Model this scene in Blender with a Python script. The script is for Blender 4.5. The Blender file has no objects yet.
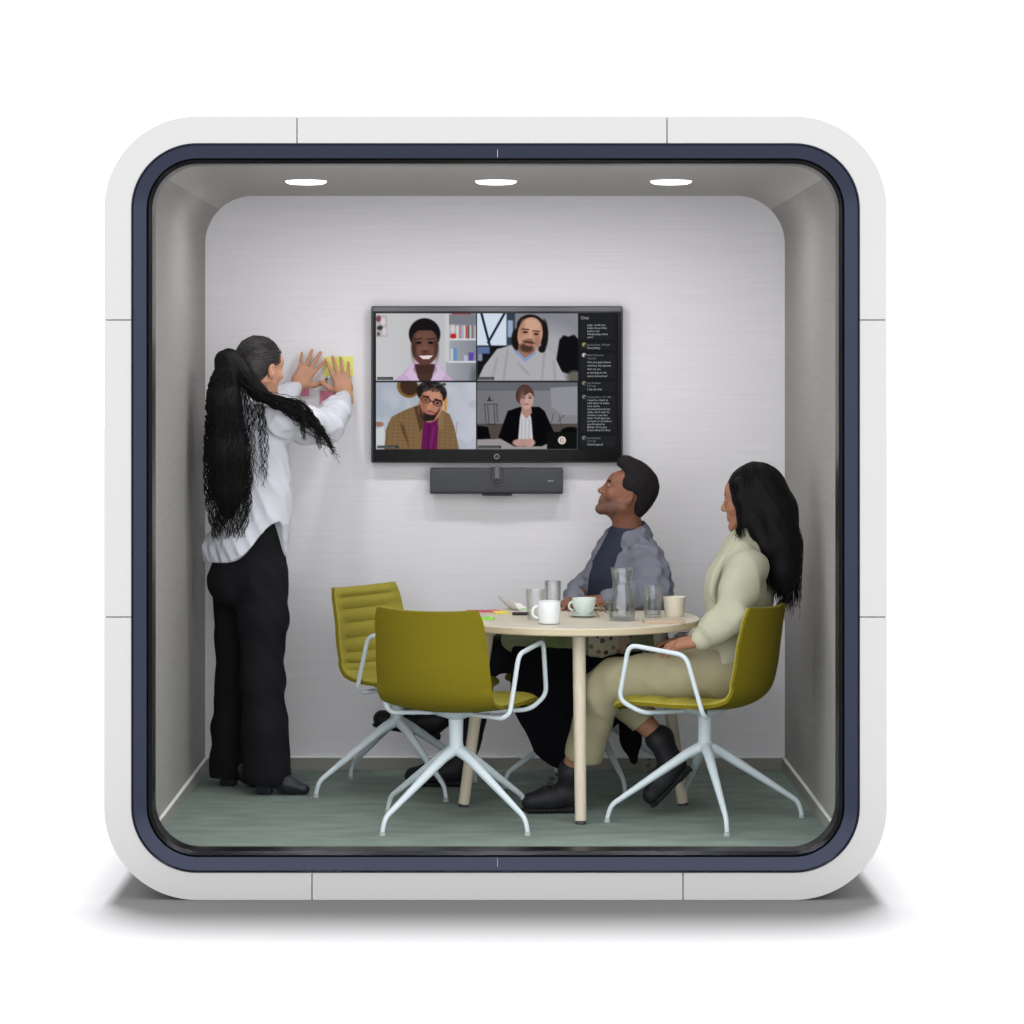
import bpy, bmesh, math, random
import numpy as np
from mathutils import Vector, Matrix

random.seed(7)
rng = np.random.default_rng(7)
C = bpy.context.scene.collection
PI = math.pi
EYE = 1.65          # camera height above the pod floor
FPX = 2776.0        # focal length in pixels
D0 = 10.6           # distance of the world origin from the camera


def W(px, py, d):
    """a point of the place: where the sight line px,py is d metres away from the camera"""
    return np.array([(px - 495.0) * d / FPX, d - D0, EYE - (py - 375.0) * d / FPX])


def srgb(r, g, b):
    def f(c):
        c = c / 255.0
        return c / 12.92 if c <= 0.04045 else ((c + 0.055) / 1.055) ** 2.4
    return (f(r), f(g), f(b), 1.0)


# ------------------------------------------------------------------ materials
def mat(name, col, rough=0.6, metal=0.0, spec=0.5, noise=0.0, nscale=40.0, bump=0.0, bscale=200.0,
        stretch=(1, 1, 1), emit=None, estr=1.0, trans=0.0, ior=1.45, sheen=0.0, alpha=1.0, subs=0.0):
    m = bpy.data.materials.new(name)
    m.use_nodes = True
    nt = m.node_tree
    p = nt.nodes['Principled BSDF']
    c = srgb(*col)
    p.inputs['Base Color'].default_value = c
    p.inputs['Roughness'].default_value = rough
    p.inputs['Metallic'].default_value = metal
    p.inputs['Specular IOR Level'].default_value = spec
    p.inputs['IOR'].default_value = ior
    p.inputs['Transmission Weight'].default_value = trans
    p.inputs['Sheen Weight'].default_value = sheen
    p.inputs['Alpha'].default_value = alpha
    if subs:
        p.inputs['Subsurface Weight'].default_value = subs
        p.inputs['Subsurface Radius'].default_value = (0.012, 0.005, 0.003)
        p.inputs['Subsurface Scale'].default_value = 0.6
    if emit:
        p.inputs['Emission Color'].default_value = srgb(*emit)
        p.inputs['Emission Strength'].default_value = estr
    if noise or bump:
        tc = nt.nodes.new('ShaderNodeTexCoord')
        mp = nt.nodes.new('ShaderNodeMapping')
        mp.inputs['Scale'].default_value = stretch
        nt.links.new(tc.outputs['Object'], mp.inputs['Vector'])
        if noise:
            n = nt.nodes.new('ShaderNodeTexNoise')
            n.inputs['Scale'].default_value = nscale
            n.inputs['Detail'].default_value = 6
            nt.links.new(mp.outputs['Vector'], n.inputs['Vector'])
            r = nt.nodes.new('ShaderNodeValToRGB')
            r.color_ramp.elements[0].position = 0.3
            r.color_ramp.elements[1].position = 0.7
            r.color_ramp.elements[0].color = tuple(x * (1 - noise) for x in c[:3]) + (1,)
            r.color_ramp.elements[1].color = tuple(min(1, x * (1 + noise)) for x in c[:3]) + (1,)
            nt.links.new(n.outputs['Fac'], r.inputs['Fac'])
            nt.links.new(r.outputs['Color'], p.inputs['Base Color'])
        if bump:
            n2 = nt.nodes.new('ShaderNodeTexNoise')
            n2.inputs['Scale'].default_value = bscale
            n2.inputs['Detail'].default_value = 4
            nt.links.new(mp.outputs['Vector'], n2.inputs['Vector'])
            b = nt.nodes.new('ShaderNodeBump')
            b.inputs['Strength'].default_value = bump
            b.inputs['Distance'].default_value = 0.002
            nt.links.new(n2.outputs['Fac'], b.inputs['Height'])
            nt.links.new(b.outputs['Normal'], p.inputs['Normal'])
    return m


M = {}
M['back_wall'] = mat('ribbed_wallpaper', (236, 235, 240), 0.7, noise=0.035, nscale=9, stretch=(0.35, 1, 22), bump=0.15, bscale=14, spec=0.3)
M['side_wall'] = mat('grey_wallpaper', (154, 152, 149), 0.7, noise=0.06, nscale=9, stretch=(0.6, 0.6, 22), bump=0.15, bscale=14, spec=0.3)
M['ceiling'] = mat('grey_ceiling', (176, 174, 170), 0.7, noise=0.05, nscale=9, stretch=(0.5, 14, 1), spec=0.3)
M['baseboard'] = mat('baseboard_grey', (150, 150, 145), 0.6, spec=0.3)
M['base_highlight'] = mat('baseboard_highlight', (236, 240, 240), 0.5)  # near-white tone paints the highlight on the baseboard's top edge
M['carpet'] = mat('carpet', (128, 142, 135), 0.95, noise=0.16, nscale=5, stretch=(1, 2.6, 1), bump=0.5, bscale=160, spec=0.1)
M['ground'] = mat('studio_ground', (106, 106, 107), 0.9, spec=0.0)
M['white_panel'] = mat('white_panel', (174, 174, 174), 0.55, spec=0.25)
M['dark_frame'] = mat('dark_anodised', (47, 51, 65), 0.28, metal=0.9)
M['dark_frame2'] = mat('dark_gasket', (40, 40, 46), 0.3, metal=0.8)
M['lamp_white'] = mat('diffuser', (255, 255, 255), 0.5, emit=(250, 250, 255), estr=3.0)
M['lamp_ring'] = mat('lamp_trim', (225, 225, 228), 0.4)
M['chair_fabric'] = mat('olive_fabric', (156, 147, 60), 0.85, noise=0.12, nscale=260, bump=0.5, bscale=420, spec=0.2)
M['chair_shell'] = mat('olive_shell_fabric', (109, 99, 15), 0.85, noise=0.10, nscale=260, bump=0.4, bscale=420, spec=0.2)
M['chair_metal'] = mat('pale_metal', (198, 210, 216), 0.4, spec=0.4)
M['rubber'] = mat('dark_glide', (60, 60, 62), 0.6)
M['glide'] = mat('grey_glide', (170, 176, 178), 0.5)
M['wood'] = mat('birch_top', (204, 197, 180), 0.45, noise=0.06, nscale=6, stretch=(1.5, 14, 1))
M['wood_edge'] = mat('birch_edge', (192, 180, 152), 0.5, noise=0.08, nscale=10, stretch=(1, 1, 30))
M['leg_wood'] = mat('pale_beech', (202, 192, 172), 0.5, noise=0.06, nscale=10, stretch=(8, 8, 1))
M['plate'] = mat('steel_plate', (150, 152, 150), 0.4, metal=0.6)
M['tv_edge'] = mat('tv_edge', (92, 94, 98), 0.4, metal=0.5)
M['tv_black'] = mat('tv_bezel', (19, 20, 22), 0.4, spec=0.3)
M['bar'] = mat('charcoal_mesh', (70, 72, 78), 0.7, bump=0.3, bscale=900)
M['bar_dark'] = mat('camera_black', (36, 37, 42), 0.3)
M['lens'] = mat('lens_black', (14, 14, 16), 0.15)
M['mark'] = mat('light_mark', (170, 172, 176), 0.5)
M['skin_a'] = mat('skin_tan', (196, 146, 119), 0.5, noise=0.05, nscale=25, spec=0.35, subs=0.15)
M['skin_b'] = mat('skin_brown', (132, 88, 69), 0.5, noise=0.05, nscale=25, spec=0.35, subs=0.15)
M['skin_c'] = mat('skin_olive_brown', (150, 106, 83), 0.5, noise=0.05, nscale=25, spec=0.35, subs=0.15)
M['stubble'] = mat('stubble', (108, 74, 60), 0.6, noise=0.1, nscale=200)
M['lips'] = mat('lips', (140, 82, 76), 0.45)
M['brow'] = mat('brow', (34, 26, 24), 0.8)
M['eye_white'] = mat('eye_white', (160, 146, 136), 0.3)
M['nail'] = mat('nail', (228, 190, 176), 0.3)
M['blouse'] = mat('white_blouse', (216, 219, 229), 0.7, noise=0.03, nscale=12, bump=0.25, bscale=60, spec=0.2)
M['black_cloth'] = mat('black_trousers', (26, 25, 29), 0.85, bump=0.2, bscale=120, spec=0.15)
M['navy_cloth'] = mat('dark_trousers', (32, 33, 40), 0.85, bump=0.2, bscale=120, spec=0.15)
M['black_drape'] = mat('black_drape', (17, 17, 22), 0.9, spec=0.1)
M['leather'] = mat('dark_leather', (34, 38, 46), 0.4, spec=0.4)
M['boot'] = mat('black_boot', (26, 27, 31), 0.55, spec=0.35)
M['sole'] = mat('black_sole', (18, 18, 19), 0.8)
M['lace'] = mat('lace', (40, 40, 42), 0.8)
M['hair'] = mat('black_hair', (14, 12, 14), 0.6, spec=0.15)
M['hair_curl'] = mat('dark_curls', (19, 17, 18), 0.6, spec=0.2)
M['hair_cap'] = mat('tied_hair', (50, 47, 49), 0.5, noise=0.35, nscale=60, stretch=(1, 1, 1), spec=0.4)
M['hair_short'] = mat('short_hair', (32, 29, 32), 0.85, noise=0.3, nscale=130, bump=0.8, bscale=200, spec=0.2)
M['jacket'] = mat('grey_overshirt', (114, 117, 130), 0.8, noise=0.05, nscale=20, bump=0.25, bscale=250, spec=0.2)
M['tee'] = mat('navy_tee', (48, 53, 68), 0.85, noise=0.05, nscale=20, bump=0.2, bscale=200, spec=0.15)
M['blazer'] = mat('sage_blazer', (172, 172, 152), 0.8, noise=0.04, nscale=15, bump=0.2, bscale=180, spec=0.2)
M['khaki'] = mat('khaki_trousers', (150, 145, 118), 0.85, noise=0.05, nscale=15, bump=0.2, bscale=180, spec=0.2)
M['gold'] = mat('yellow_band', (220, 185, 90), 0.4, metal=0.3)
M['button'] = mat('button', (110, 112, 104), 0.4)
M['yellow_note'] = mat('yellow_note', (238, 240, 130), 0.7)
M['pink_note'] = mat('pink_note', (232, 142, 170), 0.7)
M['paper'] = mat('white_paper', (240, 240, 242), 0.7)
M['green_note'] = mat('green_note', (150, 215, 90), 0.7)
M['amber_note'] = mat('amber_note', (236, 214, 90), 0.7)
M['rose_note'] = mat('rose_note', (205, 90, 110), 0.7)
M['ceramic'] = mat('white_ceramic', (226, 230, 233), 0.25)
M['mint'] = mat('mint_ceramic', (214, 228, 222), 0.25)
M['cream'] = mat('cream_paper_cup', (228, 222, 206), 0.6)
M['beige'] = mat('beige_cover', (186, 168, 146), 0.6)
M['coffee'] = mat('coffee', (60, 38, 26), 0.2)
M['pen_black'] = mat('pen_black', (24, 24, 28), 0.4)
M['pen_white'] = mat('pen_white', (225, 225, 228), 0.4)
M['amber'] = mat('amber_plastic', (190, 160, 90), 0.3, trans=0.5)


def glass_mat(name, col=(255, 255, 255), refl=0.1):
    m = bpy.data.materials.new(name)
    m.use_nodes = True
    nt = m.node_tree
    nt.nodes.clear()
    o = nt.nodes.new('ShaderNodeOutputMaterial')
    t = nt.nodes.new('ShaderNodeBsdfTransparent')
    t.inputs['Color'].default_value = srgb(*col)
    g = nt.nodes.new('ShaderNodeBsdfGlossy')
    g.inputs['Roughness'].default_value = 0.06
    lw = nt.nodes.new('ShaderNodeLayerWeight')
    lw.inputs['Blend'].default_value = 0.35
    mr = nt.nodes.new('ShaderNodeMath'); mr.operation = 'MULTIPLY_ADD'
    mr.inputs[1].default_value = 0.40
    mr.inputs[2].default_value = refl * 0.4
    mx = nt.nodes.new('ShaderNodeMixShader')
    nt.links.new(lw.outputs['Fresnel'], mr.inputs[0])
    nt.links.new(mr.outputs[0], mx.inputs[0])
    nt.links.new(t.outputs[0], mx.inputs[1])
    nt.links.new(g.outputs[0], mx.inputs[2])
    nt.links.new(mx.outputs[0], o.inputs[0])
    return m


M['glass'] = glass_mat('clear_glass', (253, 254, 254), 0.10)
M['water'] = glass_mat('water', (240, 244, 246), 0.06)




# ------------------------------------------------------------------ object helpers
def link(name, verts, faces, m, parent=None, smooth=True, mats=None, fmat=None, sharp=None):
    me = bpy.data.meshes.new(name)
    verts = np.asarray(verts, dtype=np.float32)
    if isinstance(faces, np.ndarray):
        n = len(faces)
        me.vertices.add(len(verts))
        me.vertices.foreach_set('co', verts.ravel())
        me.loops.add(n * faces.shape[1])
        me.loops.foreach_set('vertex_index', faces.astype(np.int32).ravel())
        me.polygons.add(n)
        me.polygons.foreach_set('loop_start', np.arange(0, n * faces.shape[1], faces.shape[1], dtype=np.int32))
        me.update(calc_edges=True)
    else:
        me.from_pydata([tuple(map(float, v)) for v in verts], [], faces)
    me.validate()
    for x in (mats or [m]):
        me.materials.append(x)
    if fmat is not None:
        me.polygons.foreach_set('material_index', np.asarray(fmat, dtype=np.int32))
    if smooth:
        me.polygons.foreach_set('use_smooth', np.ones(len(me.polygons), dtype=bool))
        if sharp:
            me.set_sharp_from_angle(angle=math.radians(sharp))
    me.update()
    o = bpy.data.objects.new(name, me)
    C.objects.link(o)
    if parent is not None:
        o.parent = parent
    return o


def from_bm(name, bm, m, parent=None, sharp=35, mats=None):
    bmesh.ops.recalc_face_normals(bm, faces=bm.faces)
    me = bpy.data.meshes.new(name)
    bm.to_mesh(me)
    bm.free()
    for x in (mats or [m]):
        me.materials.append(x)
    me.polygons.foreach_set('use_smooth', np.ones(len(me.polygons), dtype=bool))
    me.set_sharp_from_angle(angle=math.radians(sharp))
    o = bpy.data.objects.new(name, me)
    C.objects.link(o)
    if parent is not None:
        o.parent = parent
    return o


def tag(o, label=None, cat=None, group=None, kind=None):
    if label: o['label'] = label
    if cat: o['category'] = cat
    if group: o['group'] = group
    if kind: o['kind'] = kind
    return o


def empty(name, loc=(0, 0, 0), rz=0.0):
    o = bpy.data.objects.new(name, None)
    C.objects.link(o)
    o.location = loc
    o.rotation_euler = (0, 0, rz)
    o.empty_display_size = 0.05
    return o


def copy_tree(o, parent=None):
    c = o.copy()
    C.objects.link(c)
    c.parent = parent
    for ch in list(o.children):
        copy_tree(ch, c)
    return c


def box_bm(c, size, bevel=0.0, seg=2, bm=None, rot=None):
    b = bm or bmesh.new()
    r = bmesh.ops.create_cube(b, size=1.0)
    vs = r['verts']
    mtx = Matrix.Translation(Vector(c)) @ (rot if rot is not None else Matrix.Identity(4)) @ Matrix.Diagonal((*size, 1))
    bmesh.ops.transform(b, matrix=mtx, verts=vs)
    if bevel:
        es = list({e for v in vs for e in v.link_edges})
        bmesh.ops.bevel(b, geom=es, offset=bevel, segments=seg, profile=0.5, affect='EDGES')
    return b


def lathe(profile, n=40, loc=(0, 0, 0)):
    """profile: (r, z) list, closed at r=0 ends if given"""
    vs, fs, rings = [], [], []
    for r, z in profile:
        if r < 1e-6:
            rings.append([len(vs)])
            vs.append((loc[0], loc[1], loc[2] + z))
        else:
            rings.append(list(range(len(vs), len(vs) + n)))
            for i in range(n):
                a = 2 * PI * i / n
                vs.append((loc[0] + r * math.cos(a), loc[1] + r * math.sin(a), loc[2] + z))
    for a, b in zip(rings[:-1], rings[1:]):
        for i in range(n):
            j = (i + 1) % n
            if len(a) == 1 and len(b) == 1: continue
            if len(a) == 1: fs.append((a[0], b[j], b[i]))
            elif len(b) == 1: fs.append((a[i], a[j], b[0]))
            else: fs.append((a[i], a[j], b[j], b[i]))
    return vs, fs


def tube(pts, rad, n=10, closed=False, caps=True):
    """tube along pts; rad scalar or list"""
    P = np.asarray(pts, float)
    m = len(P)
    R = np.full(m, rad) if np.isscalar(rad) else np.asarray(rad, float)
    T = np.zeros_like(P)
    T[1:-1] = P[2:] - P[:-2]
    T[0] = P[1] - P[0]; T[-1] = P[-1] - P[-2]
    if closed:
        T[0] = P[1] - P[-1]; T[-1] = P[0] - P[-2]
    T /= np.linalg.norm(T, axis=1, keepdims=True) + 1e-12
    u = np.cross(T[0], [0, 0, 1.0])
    if np.linalg.norm(u) < 1e-3: u = np.cross(T[0], [1.0, 0, 0])
    u /= np.linalg.norm(u)
    vs, fs = [], []
    for i in range(m):
        u = u - T[i] * np.dot(u, T[i]); u /= np.linalg.norm(u) + 1e-12
        v = np.cross(T[i], u)
        for k in range(n):
            a = 2 * PI * k / n
            vs.append(P[i] + R[i] * (math.cos(a) * u + math.sin(a) * v))
    for i in range(m if closed else m - 1):
        for k in range(n):
            a = i * n + k; b = i * n + (k + 1) % n
            c = ((i + 1) % m) * n + (k + 1) % n; d = ((i + 1) % m) * n + k
            fs.append((a, b, c, d))
    if caps and not closed:
        fs.append(tuple(reversed(range(n))))
        fs.append(tuple(range((m - 1) * n, m * n)))
    return vs, fs


def fillet(pts, r, n=6, closed=False):
    P = [np.asarray(p, float) for p in pts]
    out = []
    N = len(P)
    for i in range(N):
        if not closed and i in (0, N - 1):
            out.append(P[i]); continue
        a, b, c = P[i - 1], P[i], P[(i + 1) % N]
        d1, d2 = a - b, c - b
        l = min(r, 0.49 * np.linalg.norm(d1), 0.49 * np.linalg.norm(d2))
        p1 = b + d1 / np.linalg.norm(d1) * l
        p2 = b + d2 / np.linalg.norm(d2) * l
        for k in range(n + 1):
            t = k / n
            out.append((1 - t) ** 2 * p1 + 2 * t * (1 - t) * b + t * t * p2)
    return out


def merge(parts):
    vs, fs = [], []
    for v, f in parts:
        o = len(vs)
        vs.extend(v)
        fs.extend(tuple(i + o for i in q) for q in f)
    return vs, fs


def catmull(pts, n):
    P = [np.asarray(p, float) for p in pts]
    P = [2 * P[0] - P[1]] + P + [2 * P[-1] - P[-2]]
    out = []
    S = len(P) - 3
    for q in np.linspace(0, S - 1e-9, n):
        i = int(q); t = q - i
        a, b, c, d = P[i:i + 4]
        out.append(0.5 * (2 * b + (c - a) * t + (2 * a - 5 * b + 4 * c - d) * t * t + (3 * b - a - 3 * c + d) * t ** 3))
    return np.array(out)


# ------------------------------------------------------------------ camera, world, lights
cam_d = bpy.data.cameras.new('camera')
cam = bpy.data.objects.new('camera', cam_d)
C.objects.link(cam)
cam.location = (0, -D0, EYE)
cam.rotation_euler = (PI / 2, 0, 0)
cam_d.sensor_fit = 'HORIZONTAL'
cam_d.sensor_width = 36.0
cam_d.lens = FPX * 36.0 / 1024.0
cam_d.shift_x = (512 - 495) / 1024.0
cam_d.shift_y = -(512 - 375) / 1024.0
cam_d.clip_end = 2000
sc = bpy.context.scene
sc.camera = cam
sc.view_settings.view_transform = 'Standard'
sc.view_settings.look = 'None'
sc.view_settings.gamma = 1.0
sc.view_settings.exposure = 0.15
sc.view_settings.use_curve_mapping = False

world = bpy.data.worlds.new('studio')
sc.world = world
world.use_nodes = True
world.node_tree.nodes['Background'].inputs[0].default_value = (1, 1, 1, 1)
world.node_tree.nodes['Background'].inputs[1].default_value = 2.1

sun_d = bpy.data.lights.new('studio_key', 'SUN')
sun_d.energy = 23.0
sun_d.angle = math.radians(18)
sun = bpy.data.objects.new('studio_key', sun_d)
C.objects.link(sun)
sun.rotation_euler = (math.radians(-13), 0, 0)   # from above and a little behind the pod

# ------------------------------------------------------------------ the pod: shell, frame, walls
DF = 9.35
HW = 1.3185
ZB, ZT = -0.118, 2.522
ZC, HH = (ZB + ZT) / 2, (ZT - ZB) / 2
XC = 0.0017
RO = 0.312


def rr(hw, hh, r, n=14, cx=XC, cz=ZC):
    pts = []
    for (sx, sz, a0) in ((1, 1, 0), (-1, 1, PI / 2), (-1, -1, PI), (1, -1, 1.5 * PI)):
        for k in range(n + 1):
            a = a0 + PI / 2 * k / n
            pts.append((cx + sx * (hw - r) + r * math.cos(a), cz + sz * (hh - r) + r * math.sin(a)))
    return pts


def ring_loft(profile, n=14):
    """profile: list of (inset, d) -> rounded-rectangle sweep"""
    vs, fs = [], []
    m = 4 * (n + 1)
    for ins, d in profile:
        for x, z in rr(HW - ins, HH - ins, RO - ins, n):
            vs.append((x, d - D0, z))
    for i in range(len(profile) - 1):
        for k in range(m):
            fs.append((i * m + k, i * m + (k + 1) % m, (i + 1) * m + (k + 1) % m, (i + 1) * m + k))
    return vs, fs


pod = empty('meeting_pod', (0, 0.1, ZB))
tag(pod, 'white rounded square meeting pod with a dark metal window frame, standing on a white floor', 'pod')


def podpart(name, vs, fs, m, **k):
    o = link(name, vs, fs, m, **k)
    o.parent = pod
    o.matrix_parent_inverse = Matrix.Translation((0, -0.1, -ZB))
    return o


INS = 0.091
# outer skin running back, with back panel
vs, fs = ring_loft([(0.002, DF + 0.012), (0.002, 11.80), (0.008, 11.80), (0.008, 9.49), (0.089, 9.49), (0.089, DF + 0.012), (0.002, DF + 0.012)])
podpart('outer_shell', vs, fs, M['white_panel'], sharp=30)
b = [(x, 11.79 - D0, z) for x, z in rr(HW - 0.012, HH - 0.012, RO - 0.012)]
b2 = [(x, 11.76 - D0, z) for x, z in rr(HW - 0.012, HH - 0.012, RO - 0.012)]
n = len(b)
podpart('back_panel', b + b2, [tuple(range(n)), tuple(reversed(range(n, 2 * n)))] +
        [(i, (i + 1) % n, n + (i + 1) % n, n + i) for i in range(n)], M['white_panel'], smooth=False)

# white front panels: four corners and four straight ones with thin seams between them
sF = FPX / DF
cut_top = ((297 - 495) / sF, (667 - 495) / sF)
cut_bot = ((312 - 495) / sF, (683 - 495) / sF)
cut_side = (EYE - (320 - 375) / sF, EYE - (617 - 375) / sF)
G = 0.0022


def front_panel(path_o, path_i):
    n = len(path_o)
    y0, y1 = DF - D0, DF + 0.011 - D0
    V = [(x, y0, z) for x, z in path_o] + [(x, y0, z) for x, z in path_i] + \
        [(x, y1, z) for x, z in path_o] + [(x, y1, z) for x, z in path_i]
    F = []
    for i in range(n - 1):
        F += [(i, i + 1, n + i + 1, n + i), (2 * n + i, 3 * n + i, 3 * n + i + 1, 2 * n + i + 1),
              (i, 2 * n + i, 2 * n + i + 1, i + 1), (n + i, n + i + 1, 3 * n + i + 1, 3 * n + i)]
    F += [(0, n, 3 * n, 2 * n), (n - 1, 3 * n - 1, 4 * n - 1, 2 * n - 1)]
    bm = bmesh.new()
    bv = [bm.verts.new(v) for v in V]
    for f in F: bm.faces.new([bv[i] for i in f])
    o = from_bm('front_panel', bm, M['white_panel'], sharp=30)
    o.parent = pod
    o.matrix_parent_inverse = Matrix.Translation((0, -0.1, -ZB))


def corner(sx, sz, xe, ze):
    po, pi = [], []
    hx, hz = HW, HH
    r = RO; n = 20
    seq_o = [(xe, ZC + sz * hz)]
    seq_i = [(xe, ZC + sz * (hz - INS))]
    for k in range(n + 1):
        a = PI / 2 * k / n
        seq_o.append((XC + sx * (hx - r + r * math.sin(a)), ZC + sz * (hz - r + r * math.cos(a))))
        ri = r - INS
        seq_i.append((XC + sx * (hx - r + ri * math.sin(a)), ZC + sz * (hz - r + ri * math.cos(a))))
    seq_o.append((XC + sx * hx, ze)); seq_i.append((XC + sx * (hx - INS), ze))
    front_panel(seq_o, seq_i)


corner(-1, 1, cut_top[0] - G, cut_side[0] + G)
corner(1, 1, cut_top[1] + G, cut_side[0] + G)
corner(-1, -1, cut_bot[0] - G, cut_side[1] - G)
corner(1, -1, cut_bot[1] + G, cut_side[1] - G)
front_panel([(cut_top[0] + G, ZT), (cut_top[1] - G, ZT)], [(cut_top[0] + G, ZT - INS), (cut_top[1] - G, ZT - INS)])
front_panel([(cut_bot[0] + G, ZB), (cut_bot[1] - G, ZB)], [(cut_bot[0] + G, ZB + INS), (cut_bot[1] - G, ZB + INS)])
for s in (-1, 1):
    front_panel([(XC + s * HW, cut_side[0] - G), (XC + s * HW, cut_side[1] + G)],
                [(XC + s * (HW - INS), cut_side[0] - G), (XC + s * (HW - INS), cut_side[1] + G)])

# dark frame: outer band, groove, inner band
vs, fs = ring_loft([(0.0925, 9.47), (0.0925, DF - 0.002), (0.095, DF - 0.004), (0.0985, DF + 0.004), (0.140, DF + 0.022), (0.1425, DF + 0.030), (0.1425, 9.47), (0.0925, 9.47)])
podpart('window_frame', vs, fs, M['dark_frame'], sharp=25)
vs, fs = ring_loft([(0.1425, 9.47), (0.1430, DF + 0.030), (0.1465, DF + 0.026), (0.157, DF + 0.046), (0.1575, 9.485), (0.10, 9.485), (0.10, 9.47), (0.1425, 9.47)])
podpart('window_gasket', vs, fs, M['dark_frame2'], sharp=25)
# joint line at the middle of the top and the bottom rail
for z in (ZT - 0.116, ZB + 0.116):
    bm = box_bm((0.0085, DF + 0.0125 - D0, z), (0.0022, 0.006, 0.044))
    o = from_bm('frame_joint', bm, M['plate']); o.parent = pod
    o.matrix_parent_inverse = Matrix.Translation((0, -0.1, -ZB))

# interior
DB, DI = 11.62, 9.50
WX = 1.213
RC = 0.20
CEIL = 2.40
T = 0.012


def wrap_part(name, prof, m):
    """prof: (x,z) inner polyline; thickened outward and extruded front to back"""
    P = np.array(prof)
    Tn = np.gradient(P, axis=0); Tn /= np.linalg.norm(Tn, axis=1, keepdims=True)
    N = np.stack([-Tn[:, 1], Tn[:, 0]], 1)
    Q = P + N * T
    n = len(P)
    V = []
    for d in (DI, DB + 0.06):
        V += [(p[0], d - D0, p[1]) for p in P] + [(q[0], d - D0, q[1]) for q in Q]
    F = []
    for i in range(n - 1):
        F += [(i, i + 1, 2 * n + i + 1, 2 * n + i), (n + i, 3 * n + i, 3 * n + i + 1, n + i + 1),
              (i, n + i, n + i + 1, i + 1), (2 * n + i, 2 * n + i + 1, 3 * n + i + 1, 3 * n + i)]
    F += [(0, 2 * n, 3 * n, n), (n - 1, 2 * n - 1, 4 * n - 1, 3 * n - 1)]
    bm = bmesh.new()
    bv = [bm.verts.new(v) for v in V]
    for f in F: bm.faces.new([bv[i] for i in f])
    o = from_bm(name, bm, m, sharp=30)
    return tag(o, kind='structure')


arc = [(WX - RC + RC * math.cos(a), CEIL - RC + RC * math.sin(a)) for a in np.linspace(0, PI / 2, 17)]
left = [(-x, z) for x, z in arc]
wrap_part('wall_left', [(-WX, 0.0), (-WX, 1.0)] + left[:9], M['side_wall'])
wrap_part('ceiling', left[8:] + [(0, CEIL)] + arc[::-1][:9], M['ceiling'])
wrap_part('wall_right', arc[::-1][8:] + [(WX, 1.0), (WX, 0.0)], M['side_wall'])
bm = box_bm((0, DB + 0.03 - D0, CEIL / 2), (2 * WX, 0.06, CEIL + 0.0))
tag(from_bm('wall_back', bm, M['back_wall']), kind='structure')
bm = box_bm((0, (DI + DB + 0.06) / 2 - D0, -0.006), (2 * WX + 2 * T, DB + 0.06 - DI, 0.012))
tag(from_bm('floor', bm, M['carpet']), kind='structure')


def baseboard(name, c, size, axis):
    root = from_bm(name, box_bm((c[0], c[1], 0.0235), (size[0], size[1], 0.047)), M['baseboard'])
    cap = from_bm('baseboard_highlight', box_bm((c[0], c[1], 0.0505), (size[0], size[1], 0.007), 0.002, 1), M['base_highlight'], root)  # thin strip added on top as a painted edge highlight
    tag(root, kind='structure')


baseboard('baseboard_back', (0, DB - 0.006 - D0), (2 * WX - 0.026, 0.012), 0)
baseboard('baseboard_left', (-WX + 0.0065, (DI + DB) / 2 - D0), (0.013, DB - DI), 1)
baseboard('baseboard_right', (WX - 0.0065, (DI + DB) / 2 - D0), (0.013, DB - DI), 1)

# white studio ground around the pod
bm = bmesh.new()
bmesh.ops.create_grid(bm, x_segments=4, y_segments=4, size=60)
bmesh.ops.translate(bm, verts=bm.verts, vec=(0, 20, ZB - 0.001))
tag(from_bm('ground', bm, M['ground']), kind='structure')

# ceiling lamps
DL = 10.68
lamp_lab = ['round white ceiling downlight at the left, above the standing woman', 'round white ceiling downlight in the middle, above the television',
            'round white ceiling downlight at the right, above the seated people']
for i, px in enumerate((306, 496, 671)):
    p = W(px, 0, DL); x = p[0]
    r = empty('downlight', (x, DL - D0, CEIL))
    tag(r, lamp_lab[i], 'ceiling light', 'ceiling downlights')
    vs, fs = lathe([(0.0, -0.001), (0.084, -0.001), (0.085, -0.002), (0.083, -0.004), (0.079, -0.005), (0.0, -0.005)], 40)
    link('trim_ring', vs, fs, M['lamp_ring'], r, sharp=40)
    vs, fs = lathe([(0.0, -0.0055), (0.079, -0.0055), (0.077, -0.010), (0.064, -0.015), (0.035, -0.017), (0.0, -0.018)], 40)
    link('diffuser', vs, fs, M['lamp_white'], r, sharp=60)
    ld = bpy.data.lights.new('downlight_beam', 'AREA')
    ld.shape = 'DISK'; ld.size = 0.13; ld.energy = 4.2; ld.spread = math.radians(180)
    ld.color = (1.0, 0.98, 0.97)
    lo = bpy.data.objects.new('downlight_beam', ld); C.objects.link(lo)
    lo.location = (x, DL - D0, CEIL - 0.024)

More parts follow.
